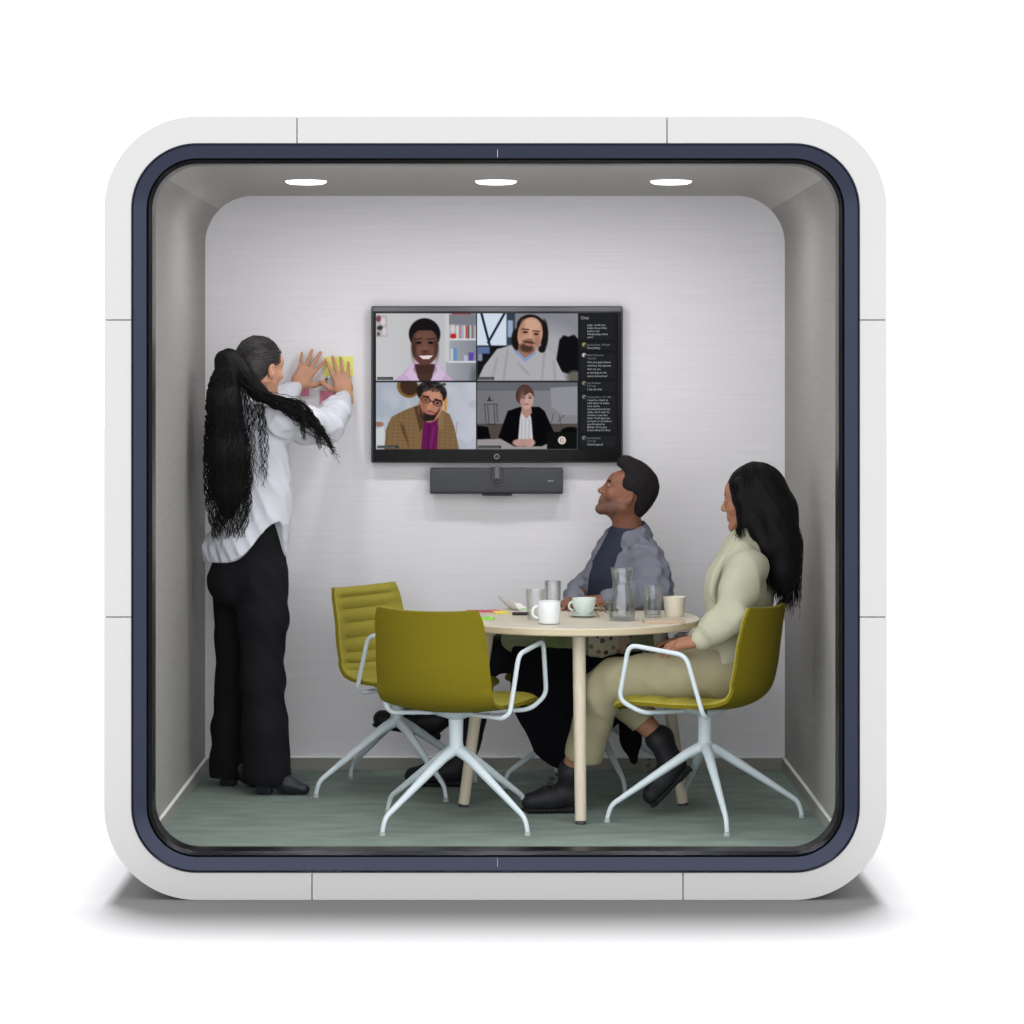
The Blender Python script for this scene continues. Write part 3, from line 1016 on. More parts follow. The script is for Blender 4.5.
ell(272, 370, 58, 44, (34, 30, 30), soft=4, rot=12)
ell(268, 418, 46, 66, (176, 122, 100), soft=3, rot=10)
ell(276, 380, 34, 18, (196, 142, 120), soft=10, op=.7, rot=10)
poly([(222, 410), (226, 460), (244, 480), (280, 476), (298, 446), (306, 420), (290, 448), (264, 438), (240, 446)], (40, 32, 30), 2)
ell(266, 448, 20, 6, (170, 106, 98), soft=3, rot=10)
for k in range(40):
    ell(rng.uniform(232, 322), rng.uniform(334, 366), 6, 4, tuple(np.array((56, 52, 52)) + rng.uniform(-26, 24)), soft=3, op=.7)
for x, y in ((249, 398), (294, 410)):
    ell(x, y, 19, 12, (26, 20, 20), soft=2, rot=12); ell(x, y + 1, 15, 9, (146, 100, 84), soft=2, rot=12); ell(x, y, 6, 4, (40, 28, 26), soft=2)
line(266, 402, 280, 406, 4, (26, 20, 20)); line(236, 382, 262, 386, 5, (36, 26, 24)); line(284, 394, 308, 402, 5, (36, 26, 24))
line(270, 408, 262, 430, 8, (196, 140, 116), .8, 4)
ell(240, 420, 12, 40, (132, 88, 72), soft=12, op=.6, rot=8)
# bottom right caller
clip(444, 331, 825, 585)
rect(444, 330, 827, 362, (98, 101, 105), 4)
grad(444, 362, 827, 490, (112, 112, 117), (128, 128, 133))
rect(444, 488, 827, 550, (78, 70, 67), 3)
poly([(722, 352), (827, 346), (827, 455), (770, 456), (726, 424)], (140, 141, 148), 2)
for a in ((735, 450, 722, 500), (756, 455, 764, 500), (775, 455, 750, 480)): line(*a, 2.5, (70, 70, 74))
for a in ((473, 416, 478, 485), (484, 418, 490, 490), (508, 418, 512, 490), (518, 416, 522, 482), (470, 414, 522, 414), (480, 490, 512, 492)): line(*a, 2.5, (46, 46, 50))
poly([(490, 382), (496, 398), (508, 402), (478, 402), (486, 398)], (34, 34, 36), 0)
poly([(444, 495), (485, 500), (496, 545), (444, 548)], (10, 10, 12), 1)
ell(800, 520, 40, 20, (10, 10, 12), soft=4)
poly([(444, 548), (540, 546), (827, 546), (827, 586), (444, 586)], (150, 143, 144), 1)
poly([(524, 540), (560, 440), (606, 424), (680, 424), (700, 440), (740, 530), (726, 556), (690, 574), (585, 574)], (10, 10, 12), 1)
poly([(606, 470), (612, 440), (640, 430), (650, 470), (656, 548), (600, 548)], (192, 192, 197), 1)
for x in (614, 628, 642): line(x, 470, x - 2, 546, 4, (150, 150, 158), .6, 3)
poly([(614, 415), (648, 415), (652, 446), (632, 470), (612, 448)], (170, 130, 118), 1)
ell(625, 380, 33, 40, (74, 52, 48), soft=3); ell(600, 382, 9, 22, (62, 44, 42), soft=3)
ell(632, 395, 26, 38, (188, 152, 142), soft=3)
poly([(596, 400), (598, 360), (625, 345), (656, 358), (662, 384), (644, 370), (622, 384), (606, 398)], (82, 60, 56), 1)
for x in (621, 645): ell(x, 390, 6, 3, (60, 42, 42), soft=2); line(x - 7, 382, x + 7, 382, 2.5, (90, 64, 60))
line(633, 392, 632, 404, 5, (200, 164, 154), .8, 3); ell(632, 414, 9, 3, (150, 90, 88), soft=2)
ell(616, 398, 8, 28, (158, 120, 112), soft=8, op=.6)
ell(608, 560, 30, 14, (180, 142, 132), soft=4); ell(640, 560, 24, 16, (188, 150, 140), soft=4)
for k in range(4): line(612, 552 + k * 7, 648, 550 + k * 7, 2, (140, 100, 94), .7)
clip(60, 68, 980, 588)
rect(709, 519, 824, 584, (16, 17, 17), 1)
line(824, 484, 824, 584, 2, (90, 92, 94))
ell(766, 551, 15, 15, (216, 206, 198), soft=2); ell(766, 551, 8, 8, (120, 112, 108), soft=2); ell(767, 551, 5, 5, (216, 206, 198), soft=2)
# name strips and the chat column
for a in ((65, 311, 126, 322), (447, 311, 509, 322), (65, 571, 148, 582), (447, 571, 536, 582)): rect(*a, (60, 60, 63), 1)
rect(828, 68, 980, 588, (27, 29, 32), 1)
for b0, b1 in ((74, 168), (182, 208), (222, 316), (330, 366), (382, 520), (536, 574)):
    rect(836, b0 + 0, 968, b1, (33, 35, 38), 1)
for y, c in ((188, (150, 140, 90)), (228, (190, 190, 192)), (334, (120, 124, 110)), (386, (110, 116, 112)), (542, (110, 116, 112))):
    ell(850, y, 8, 8, c, soft=2); ell(854, y + 3, 4, 5, (60, 58, 50), soft=2)
clip(60, 68, 980, 588)

small = img.reshape(PH // 2, 2, PW // 2, 2, 3).mean((1, 3)) / 255.0
lin = np.where(small <= 0.04045, small / 12.92, ((small + 0.055) / 1.055) ** 2.4)
gh, gw = PH // 2, PW // 2
k3 = 270.0 / 1024.0
sx = tvx(360 + (60.5 + 2 * np.arange(gw) + 0.5) * k3)
sz = tvz(295 + (68.5 + 2 * np.arange(gh) + 0.5) * k3)
yS = yF - 0.0010
V = np.zeros((gh, gw, 3)); V[..., 0] = sx[None, :]; V[..., 1] = yS; V[..., 2] = sz[:, None]
ii = (np.arange(gh - 1)[:, None] * gw + np.arange(gw - 1)[None, :]).ravel()
F = np.stack([ii, ii + gw, ii + gw + 1, ii + 1], 1)
ms = bpy.data.materials.new('lit_screen')
ms.use_nodes = True
nt = ms.node_tree
nt.nodes.clear()
out = nt.nodes.new('ShaderNodeOutputMaterial')
em = nt.nodes.new('ShaderNodeEmission')
at = nt.nodes.new('ShaderNodeAttribute'); at.attribute_name = 'picture'
nt.links.new(at.outputs['Color'], em.inputs['Color'])
em.inputs['Strength'].default_value = 0.9
nt.links.new(em.outputs[0], out.inputs[0])
screen = link('screen', V.reshape(-1, 3), F, ms, smooth=False)
ca = screen.data.color_attributes.new('picture', 'FLOAT_COLOR', 'POINT')
ca.data.foreach_set('color', np.concatenate([lin.reshape(-1, 3), np.ones((gh * gw, 1))], 1).astype(np.float32).ravel())
tvpart(screen)

m_text = bpy.data.materials.new('screen_text')
m_text.use_nodes = True
m_text.node_tree.nodes['Principled BSDF'].inputs['Base Color'].default_value = (0, 0, 0, 1)
m_text.node_tree.nodes['Principled BSDF'].inputs['Emission Color'].default_value = srgb(150, 152, 154)
m_text.node_tree.nodes['Principled BSDF'].inputs['Emission Strength'].default_value = 1.0
m_dim = m_text.copy(); m_dim.name = 'screen_text_dim'
m_dim.node_tree.nodes['Principled BSDF'].inputs['Emission Color'].default_value = srgb(104, 106, 108)


def text_mesh(lines):
    """lines: (string, x, z, size) -> verts, faces facing the viewer"""
    vs, fs = [], []
    for s, x, z, size in lines:
        cu = bpy.data.curves.new('t', 'FONT')
        cu.body = s; cu.size = size; cu.resolution_u = 2
        ob = bpy.data.objects.new('t', cu)
        C.objects.link(ob)
        dg = bpy.context.evaluated_depsgraph_get()
        me = ob.evaluated_get(dg).to_mesh()
        o = len(vs)
        vs += [(x + v.co.x, 0, z + v.co.y) for v in me.vertices]
        fs += [tuple(o + i for i in p.vertices) for p in me.polygons]
        ob.evaluated_get(dg).to_mesh_clear()
        bpy.data.objects.remove(ob); bpy.data.curves.remove(cu)
    return vs, fs


def q(x, y): return tvx(360 + x * k3), tvz(295 + y * k3)


chat = [('Chat', 836, 92, 16)]
body = [(862, 117, ['page, could you', 'make those edits', 'before our', 'Wednesday client', 'sync?'], 11.6), (862, 204, ['Everything!'], 0),
        (862, 258, ['Can you guys please', 'send me the options', 'that we are', 'proposing to the', 'client tomorrow?'], 13.2), (862, 361, ['I can do that'], 0),
        (862, 402, ['I need to check in', 'with them to make', "sure we've", 'incorporated all the', 'edits, and I want to', 'review it one last', "time. You'll give me", 'an hour or so before', 'you forward to', "Babak. I'll let you", "know when it's final."], 11.4),
        (862, 570, ['Sounds good!'], 0)]
names = [('Jessica Davis  9:03 AM', 862, 192), ('Babak Shammas', 862, 231), ('9:06 AM', 862, 244), ('Josh Rudolph', 862, 337), ('9:07 AM', 862, 349),
         ('Tatiana Davis  9:11 AM', 862, 390), ('Josh Rudolph', 862, 546), ('9:12 AM', 862, 558)]
U = k3 / sT


def screen_text(name, L, m_):
    v, f = text_mesh(L)
    o = link(name, [(a, yS - 0.0006, b) for a, _, b in v], f, m_, smooth=False)
    o.parent = screen


screen_text('chat_heading', [(s, *q(x, y), h * U) for s, x, y, h in chat], m_text)
for x, y, rows, step in body:
    screen_text('chat_message', [(s, *q(x, y + i * step), 10.8 * U) for i, s in enumerate(rows)], m_text)
for s, x, y in names: screen_text('sender_name', [(s, *q(x, y), 9.5 * U)], m_dim)
for s, x, y in (('Jessica Davis', 68, 320), ('Erik Zimring', 450, 320), ('Babak Shammas', 68, 580), ('Charlotte de Bruin', 450, 580)):
    screen_text('name_tag', [(s, *q(x, y), 10 * U)], m_dim)
# round emblem on the lower bezel
cx, cz = tvx(496.7), tvz(456.6)
pts = [(cx + 0.0095 * math.cos(a), yF - 0.0015, cz + 0.0095 * math.sin(a)) for a in np.linspace(0, 2 * PI, 32, endpoint=False)]
vs, fs = merge([tube(pts, 0.0016, 6, closed=True),
                tube([(cx - 0.002, yF - 0.0015, cz - 0.006), (cx - 0.001, yF - 0.0015, cz)], 0.0008, 6)])
tvpart(link('emblem', vs, fs, M['mark']))

# ------------------------------------------------------------------ camera bar under the television
DBAR = 11.53
sB = FPX / DBAR
bx = lambda px: (px - 495) / sB
bz = lambda py: EYE - (py - 375) / sB
bar = empty('video_bar', (bx(496.5), DB - D0, bz(494)))
tag(bar, 'charcoal video conference bar with a central camera, mounted below the television', 'video bar')


def barpart(o):
    o.parent = bar
    o.matrix_parent_inverse = Matrix.Translation(-Vector(bar.location))
    return o


# rounded horizontal body
sec = []
hz = (bz(468) - bz(494)) / 2
zc = (bz(468) + bz(494)) / 2
y0b, y1b = DBAR - D0, DBAR + 0.07 - D0
for (sy, szz, a0) in ((1, 1, 0), (-1, 1, PI / 2), (-1, -1, PI), (1, -1, 1.5 * PI)):
    for k in range(6):
        a = a0 + PI / 2 * k / 5
        sec.append(((y0b + y1b) / 2 + sy * (0.035 - 0.014) + 0.014 * math.cos(a), zc + szz * (hz - 0.014) + 0.014 * math.sin(a)))
xs = [(bx(430), 0.93), (bx(430.5), 0.98), (bx(431.5), 1.0), (bx(561.5), 1.0), (bx(562.5), 0.98), (bx(563), 0.93)]
V, F = [], []
n = len(sec)
for x, s in xs:
    V += [(x, (y0b + y1b) / 2 + (a - (y0b + y1b) / 2) * s, zc + (b - zc) * s) for a, b in sec]
for i in range(len(xs) - 1):
    F += [(i * n + k, i * n + (k + 1) % n, (i + 1) * n + (k + 1) % n, (i + 1) * n + k) for k in range(n)]
F += [tuple(range(n)), tuple(reversed(range((len(xs) - 1) * n, len(xs) * n)))]
bm = bmesh.new()
bv = [bm.verts.new(v) for v in V]
for f in F: bm.faces.new([bv[i] for i in f])
barpart(from_bm('speaker_body', bm, M['bar'], sharp=40))
# camera: capsule hanging in the middle
cxx = bx(497)
capsule = []
for k in range(25):
    a = PI + PI * k / 24
    capsule.append((cxx + 0.0245 * math.cos(a), bz(486) + 0.0245 + 0.0245 * math.sin(a)))
capsule += [(cxx + 0.0245, bz(467.2)), (cxx - 0.0245, bz(467.2))]
bm = bmesh.new()
a = [bm.verts.new((x, y0b - 0.007, z)) for x, z in capsule]
b = [bm.verts.new((x, y0b + 0.02, z)) for x, z in capsule]
bm.faces.new(a); bm.faces.new(b[::-1])
for i in range(len(a)): bm.faces.new((a[i], b[i], b[(i + 1) % len(a)], a[(i + 1) % len(a)]))
bmesh.ops.bevel(bm, geom=[e for e in bm.edges if all(v in a for v in e.verts)], offset=0.003, segments=2, affect='EDGES')
cm = barpart(from_bm('camera_head', bm, M['bar_dark'], sharp=40))
bm = box_bm((cxx, y0b - 0.0075, bz(473)), (0.02, 0.003, 0.055), 0.001, 1)
o = from_bm('camera_face', bm, M['tv_edge']); o.parent = cm
vs, fs = lathe([(0, -0.001), (0.011, -0.001), (0.0115, 0.002), (0.009, 0.004), (0.006, 0.002), (0, 0.003)], 24)
vs = [(cxx + x, y0b - 0.0075 - z, bz(481) + y) for x, y, z in vs]
o = link('lens', vs, fs, M['lens'], cm)
bm = box_bm((cxx, y0b + 0.03, bz(495)), (bx(512) - bx(482), 0.06, 0.008), 0.002, 1)
barpart(from_bm('mount_foot', bm, M['bar_dark']))
bm = box_bm((cxx, (y1b + DB - D0) / 2 - 0.001, zc), (0.2, DB - D0 - y1b + 0.0, 0.06))
barpart(from_bm('wall_bracket', bm, M['bar_dark']))
vs, fs = [], []
bm = bmesh.new()
for k, (w, h) in enumerate(((3.0, 6), (3.0, 5), (3.0, 5), (2.4, 6), (3.4, 5))):      # worn light lettering, too small to read
    box_bm((bx(548.3 + k * 1.15), y0b - 0.0004, bz(480.8)), (w * 0.001, 0.0012, h * 0.001), bm=bm)
barpart(from_bm('small_lettering', bm, M['mark']))

# ------------------------------------------------------------------ bodies: smooth-union fields turned into one surface
def unit(v):
    v = np.asarray(v, float)
    return v / (np.linalg.norm(v) + 1e-12)


class Field:
    def __init__(s, lo, hi, h):
        s.h = h
        s.lo = np.asarray(lo, float)
        s.n = np.ceil((np.asarray(hi) - s.lo) / h).astype(int) + 1
        s.ax = [(s.lo[i] + h * np.arange(s.n[i])).astype(np.float32) for i in range(3)]
        s.D = np.full(tuple(s.n), 1e3, np.float32)

    def _sl(s, lo, hi, pad):
        sl = []
        for i in range(3):
            a = int(np.floor((lo[i] - pad - s.lo[i]) / s.h)); b = int(np.ceil((hi[i] + pad - s.lo[i]) / s.h)) + 1
            sl.append(slice(max(0, a), max(0, min(int(s.n[i]), b))))
        sl = tuple(sl)
        X = s.ax[0][sl[0]][:, None, None]; Y = s.ax[1][sl[1]][None, :, None]; Z = s.ax[2][sl[2]][None, None, :]
        return sl, X, Y, Z

    def _put(s, sl, d, k, op):
        A = s.D[sl]
        if A.size == 0: return
        if op == 'sub':
            A = -A
        k = max(k, 1e-5)
        hh = np.clip(0.5 + 0.5 * (d - A) / k, 0, 1)
        r = d + (A - d) * hh - k * hh * (1 - hh)
        # where A is far outside take the plain minimum
        s.D[sl] = -r if op == 'sub' else r

    def cone(s, a, b, ra, rb, k=0.02, sq=None, op='add'):
        a = np.asarray(a, float); b = np.asarray(b, float)
        R = max(ra, rb)
        sl, X, Y, Z = s._sl(np.minimum(a, b) - R, np.maximum(a, b) + R, k + 2 * s.h)
        x, y, z = X - a[0], Y - a[1], Z - a[2]
        ba = b - a
        g = 1.0
        if sq is not None:
            n, f = unit(sq[0]), sq[1]
            t = (x * n[0] + y * n[1] + z * n[2]) * (f - 1)
            x, y, z = x + t * n[0], y + t * n[1], z + t * n[2]
            ba = ba + n * np.dot(ba, n) * (f - 1)
            g = 1.0 / math.sqrt(f)
        L = float(np.dot(ba, ba)) + 1e-12
        h = np.clip((x * ba[0] + y * ba[1] + z * ba[2]) / L, 0, 1)
        d = np.sqrt((x - ba[0] * h) ** 2 + (y - ba[1] * h) ** 2 + (z - ba[2] * h) ** 2) - (ra + (rb - ra) * h)
        s._put(sl, (d * g).astype(np.float32), k, op)

    def chain(s, pts, rs, k=0.02, sq=None):
        for i in range(len(pts) - 1):
            s.cone(pts[i], pts[i + 1], rs[i], rs[i + 1], k, sq)

    def ell(s, c, r, B=None, k=0.02, op='add'):
        c = np.asarray(c, float); r = np.asarray(r, float)
        B = np.eye(3) if B is None else B
        e = np.sqrt(((B * r[None, :]) ** 2).sum(1))
        sl, X, Y, Z = s._sl(c - e, c + e, k + 2 * s.h)
        x, y, z = X - c[0], Y - c[1], Z - c[2]
        q = [(x * B[0, i] + y * B[1, i] + z * B[2, i]) for i in range(3)]
        k0 = np.sqrt(sum((q[i] / r[i]) ** 2 for i in range(3)))
        k1 = np.sqrt(sum((q[i] / r[i] ** 2) ** 2 for i in range(3))) + 1e-9
        s._put(sl, (k0 * (k0 - 1) / k1).astype(np.float32), k, op)

    def box(s, c, hx, B=None, r=0.005, k=0.01, op='add'):
        c = np.asarray(c, float); hx = np.asarray(hx, float)
        B = np.eye(3) if B is None else B
        e = (np.abs(B) * hx[None, :]).sum(1)
        sl, X, Y, Z = s._sl(c - e, c + e, k + 2 * s.h)
        x, y, z = X - c[0], Y - c[1], Z - c[2]
        q = [np.abs(x * B[0, i] + y * B[1, i] + z * B[2, i]) - (hx[i] - r) for i in range(3)]
        d = np.sqrt(sum(np.maximum(t, 0) ** 2 for t in q)) + np.minimum(np.maximum(np.maximum(q[0], q[1]), q[2]), 0) - r
        s._put(sl, d.astype(np.float32), k, op)

    def warp(s, fn, lo=None, hi=None):
        lo = s.lo if lo is None else lo
        hi = s.ax_hi() if hi is None else hi
        sl, X, Y, Z = s._sl(np.asarray(lo), np.asarray(hi), 0)
        s.D[sl] = s.D[sl] + fn(X, Y, Z).astype(np.float32)

    def cut(s, fn):
        """remove where fn > 0"""
        X, Y, Z = s.ax[0][:, None, None], s.ax[1][None, :, None], s.ax[2][None, None, :]
        s.D = np.maximum(s.D, fn(X, Y, Z).astype(np.float32))

    def ax_hi(s): return s.lo + s.h * (s.n - 1)

    def mesh(s, smooth=2):
        D = np.clip(s.D, -0.05, 0.05)
        for i in range(3):                           # close at the border
            sl = [slice(None)] * 3
            for e in (0, -1):
                sl[i] = e; D[tuple(sl)] = 0.05
        S = D < 0
        cnt = np.zeros(tuple(s.n - 1), np.int8)
        for a in (0, 1):
            for b in (0, 1):
                for c in (0, 1):
                    cnt += S[a:a + cnt.shape[0], b:b + cnt.shape[1], c:c + cnt.shape[2]]
        act = (cnt > 0) & (cnt < 8)
        I = np.stack(np.nonzero(act), 1)
        idx = np.full(cnt.shape, -1, np.int32)
        idx[act] = np.arange(len(I))
        cor = [(a, b, c) for a in (0, 1) for b in (0, 1) for c in (0, 1)]
        val = {c: D[I[:, 0] + c[0], I[:, 1] + c[1], I[:, 2] + c[2]] for c in cor}
        acc = np.zeros((len(I), 3)); num = np.zeros(len(I))
        for c in cor:
            for ax in range(3):
                if c[ax] == 0:
                    e = list(c); e[ax] = 1; e = tuple(e)
                    v0, v1 = val[c], val[e]
                    mk = (v0 < 0) != (v1 < 0)
                    t = np.where(mk, v0 / np.where(mk, v0 - v1, 1), 0)
                    p = np.tile(np.array(c, float), (len(I), 1)); p[:, ax] += t
                    acc[mk] += p[mk]; num[mk] += 1
        P = I + acc / num[:, None]
        faces = []
        for ax in range(3):
            o1, o2 = [(1, 2), (2, 0), (0, 1)][ax]
            n = s.n
            sl0 = [slice(1, -1)] * 3; sl1 = [slice(1, -1)] * 3
            sl0[ax] = slice(0, -1); sl1[ax] = slice(1, None)
            A, B2 = S[tuple(sl0)], S[tuple(sl1)]
            E = np.stack(np.nonzero(A != B2), 1)
            if len(E) == 0: continue
            inside = A[E[:, 0], E[:, 1], E[:, 2]]
            off = np.ones(3, int); off[ax] = 0
            E = E + off
            q = []
            for (u, v) in ((-1, -1), (0, -1), (0, 0), (-1, 0)):
                e = E.copy(); e[:, o1] += u; e[:, o2] += v
                q.append(idx[e[:, 0], e[:, 1], e[:, 2]])
            Q = np.stack(q, 1)
            Q[~inside] = Q[~inside][:, ::-1]
            faces.append(Q)
        F = np.concatenate(faces)
        V = s.lo + s.h * P
        for _ in range(smooth):
            sm = np.zeros_like(V); ct = np.zeros(len(V))
            for a, b in ((0, 1), (1, 2), (2, 3), (3, 0)):
                np.add.at(sm, F[:, a], V[F[:, b]]); np.add.at(ct, F[:, a], 1)
                np.add.at(sm, F[:, b], V[F[:, a]]); np.add.at(ct, F[:, b], 1)
            V = 0.4 * V + 0.6 * sm / np.maximum(ct, 1)[:, None]
        return V, F


def noise3(seed, sc_, n=5):
    r = np.random.default_rng(seed)
    K = r.normal(size=(n, 3)) * sc_
    ph = r.uniform(0, 6.28, n)

    def f(X, Y, Z):
        a = 0
        for k, p in zip(K, ph):
            a = a + np.sin(k[0] * X + k[1] * Y + k[2] * Z + p)
        return a / n
    return f


def folds(seed, direction, freq, n=4, jitter=0.5):
    """ridges across one direction, for creases of cloth"""
    r = np.random.default_rng(seed)
    d = unit(direction)
    KS = [(d + r.normal(size=3) * jitter) * freq * r.uniform(.6, 1.4) for _ in range(n)]
    ph = r.uniform(0, 6.28, n)

    def f(X, Y, Z):
        a = 0
        for k, p in zip(KS, ph):
            a = a + np.abs(np.sin(k[0] * X + k[1] * Y + k[2] * Z + p)) - 0.6
        return a / n
    return f


def frame(fwd, up=(0, 0, 1), roll=0.0):
    f = unit(fwd)
    r = unit(np.cross(f, up))
    u = np.cross(r, f)
    if roll:
        c, s_ = math.cos(roll), math.sin(roll)
        r, u = r * c + u * s_, u * c - r * s_
    return np.stack([r, f, u], 1)          # columns: right, forward, up


def head(F, c, B, sc_=1.0, female=True):
    """head around the skull centre c; columns of B: right, forward, up"""
    c = np.asarray(c)
    L = lambda x, y, z: c + B @ (np.array((x, y, z)) * sc_)
    E = lambda p, r, k, op='add', B2=None: F.ell(L(*p), np.array(r) * sc_, B if B2 is None else B2, k, op)
    E((0, -0.012, 0.030), (0.074, 0.094, 0.084), 0.01)
    E((0, 0.030, -0.030), (0.062, 0.062, 0.085), 0.03)
    jw = 0.044 if female else 0.050
    for s_ in (-1, 1):
        F.cone(L(s_ * jw * 1.2, -0.005, -0.055), L(s_ * 0.016, 0.072, -0.100), 0.020 * sc_, 0.017 * sc_, 0.025)
    E((0, 0.075, -0.104), (0.020, 0.018, 0.016), 0.018)
    E((0, 0.072, 0.030), (0.055, 0.020, 0.035), 0.025)                    # brow, forehead
    for s_ in (-1, 1):
        E((s_ * 0.032, 0.100, 0.004), (0.015, 0.012, 0.010), 0.010, 'sub')  # eye hollow
        E((s_ * 0.031, 0.081, 0.003), (0.0135, 0.0125, 0.0095), 0.003)      # eyeball with lids
        E((s_ * 0.046, 0.062, -0.030), (0.020, 0.022, 0.018), 0.02)        # cheek
        E((s_ * 0.013, 0.098, -0.036), (0.0085, 0.010, 0.007), 0.005)      # nostril wing
        F.cone(L(s_ * 0.014, 0.089, 0.019), L(s_ * 0.045, 0.078, 0.019), 0.006 * sc_, 0.004 * sc_, 0.008)
        # ear
        rot = B
        E((s_ * 0.077, -0.008, -0.012), (0.011, 0.019, 0.033), 0.006)
        E((s_ * 0.088, -0.004, -0.008), (0.007, 0.010, 0.019), 0.004, 'sub')
        E((s_ * 0.076, 0.002, -0.038), (0.007, 0.009, 0.009), 0.005)
    E((0, 0.078, 0.012), (0.013, 0.015, 0.022), 0.012)
    F.cone(L(0, 0.088, 0.008), L(0, 0.108, -0.030), 0.0075 * sc_, 0.0095 * sc_, 0.010)
    E((0, 0.107, -0.032), (0.011, 0.010, 0.009), 0.006)
    E((0, 0.086, -0.062), (0.024, 0.012, 0.016), 0.012)
    F.cone(L(-0.018, 0.091, -0.0625), L(0.018, 0.091, -0.0625), 0.0055 * sc_, 0.0055 * sc_, 0.004)
    F.cone(L(-0.015, 0.090, -0.0735), L(0.015, 0.090, -0.0735), 0.0062 * sc_, 0.0062 * sc_, 0.004)
    F.cone(L(-0.022, 0.098, -0.068), L(0.022, 0.098, -0.068), 0.0024, 0.0024, 0.004, op='sub')


def head_paint(V, F, c, B, sc_=1.0, beard=False):
    """material index per face: 0 skin, 1 lips, 2 brow, 3 eye white, 4 iris, 5 stubble"""
    P = (V[F].mean(1) - np.asarray(c)) @ B / sc_
    x, y, z = P[:, 0], P[:, 1], P[:, 2]
    ax = np.abs(x)
    m = np.zeros(len(F), np.int32)
    near = np.abs(P).max(1) < 0.16
    if beard:
        jaw = near & (y > 0.0) & (z < -0.045 + 0.0 * y) & (z > -0.13) & (y + (-z) * 0.2 > 0.01) & ((y < 0.099) | (z < -0.05))
        m[jaw & (y > 0.012)] = 5
    m[near & (y > 0.083) & (ax < 0.021) & (z < -0.057) & (z > -0.079)] = 1
    m[near & (y > 0.066) & (ax > 0.012) & (ax < 0.047) & (z > 0.0165 - 0.0) & (z < 0.0255)] = 2
    eye = near & (y > 0.084) & (((ax - 0.031) / 0.0125) ** 2 + ((z - 0.003) / 0.0050) ** 2 < 1)
    m[eye] = 3
    m[eye & (((ax - 0.031) / 0.0052) ** 2 + ((z - 0.003) / 0.0056) ** 2 < 1)] = 4
    return m


def hand(F, wrist, fdir, back, side, sc_=1.0, curl=(0.2, 0.2, 0.25, 0.3), spread=1.0, thumb=(0.75, 0.62, -0.25), k=0.005, tips=None):
    """side: direction of the thumb. curl per finger index..little; tips collects the finger ends"""
    f = unit(fdir)
    n = unit(np.asarray(back) - f * np.dot(back, f))
    x = unit(np.cross(f, n))
    if np.dot(x, side) < 0: x = -x
    w = np.asarray(wrist, float)
    L = lambda a, b, c: w + (x * a + f * b + n * c) * sc_
    Bm = np.stack([x, f, n], 1)
    F.cone(L(0, -0.03, 0), L(0, 0.02, 0), 0.026 * sc_, 0.027 * sc_, 0.012, (n, 1.45))
    F.box(L(0.0, 0.050, 0.0), np.array((0.038, 0.042, 0.0135)) * sc_, Bm, 0.012 * sc_, 0.014)
    F.ell(L(0.022, 0.035, -0.008), np.array((0.020, 0.032, 0.013)) * sc_, Bm, 0.012)
    roots = [(0.029, 0.086), (0.0095, 0.092), (-0.0105, 0.088), (-0.029, 0.078)]
    lens_ = [0.070, 0.079, 0.073, 0.057]
    rad = [0.0088, 0.0090, 0.0085, 0.0075]
    ang = [0.16, 0.03, -0.10, -0.26]
    for i in range(4):
        p = L(roots[i][0], roots[i][1] - 0.012, 0.001)
        a = ang[i] * spread
        d = unit(f * math.cos(a) + x * math.sin(a))
        c = 0.0
        r = rad[i] * sc_
        for j, q in enumerate((0.012 / lens_[i] + 0.46, 0.31, 0.25)):
            c += curl[i] * (0.6 if j == 0 else 1.0)
            dd = unit(d * math.cos(c) - n * math.sin(c))
            e = p + dd * lens_[i] * q * sc_
            F.cone(p, e, r, r * 0.92, k)
            p = e; r *= 0.92
        if tips is not None: tips.append((p, dd, n * math.cos(c) + d * math.sin(c)))
    p = L(0.024, 0.022, -0.006)
    t = unit(x * thumb[0] + f * thumb[1] + n * thumb[2])
    t2 = unit(x * (thumb[0] - 0.25) + f * (thumb[1] + 0.25) + n * thumb[2])
    F.cone(p, p + t * 0.042 * sc_, 0.0135 * sc_, 0.0105 * sc_, 0.010)
    p = p + t * 0.042 * sc_
    F.cone(p, p + t2 * 0.030 * sc_, 0.0105 * sc_, 0.0095 * sc_, k)
    p = p + t2 * 0.030 * sc_
    F.cone(p, p + t2 * 0.022 * sc_, 0.0095 * sc_, 0.0075 * sc_, k)
    if tips is not None: tips.append((p + t2 * 0.018 * sc_, t2, n))


def strands(paths, n=4):
    """paths: list of (points, r0, r1) -> verts, quad faces as arrays"""
    VV, FF, o = [], [], 0
    for P, r0, r1 in paths:
        P = np.asarray(P, float)
        m = len(P)
        T = np.gradient(P, axis=0); T /= np.linalg.norm(T, axis=1, keepdims=True) + 1e-9
        ref = np.tile(np.array([0.3, -0.9, 0.25]), (m, 1))
        U = np.cross(T, ref); U /= np.linalg.norm(U, axis=1, keepdims=True) + 1e-9
        Wv = np.cross(T, U)
        R = np.linspace(r0, r1, m)[:, None]
        ring = [P + R * (math.cos(2 * PI * k / n) * U + math.sin(2 * PI * k / n) * Wv) for k in range(n)]
        V = np.stack(ring, 1).reshape(-1, 3)
        a = np.arange(m - 1)[:, None] * n + np.arange(n)[None, :]
        b = np.arange(m - 1)[:, None] * n + (np.arange(n)[None, :] + 1) % n
        F = np.stack([a, b, b + n, a + n], 2).reshape(-1, 4) + o
        VV.append(V); FF.append(F); o += len(V)
    return np.concatenate(VV), np.concatenate(FF)


def joinVF(a, b):
    return np.concatenate([a[0], b[0]]), np.concatenate([a[1], b[1] + len(a[0])])


def bounds(pts, pad):
    P = np.array(pts)
    return P.min(0) - pad, P.max(0) + pad


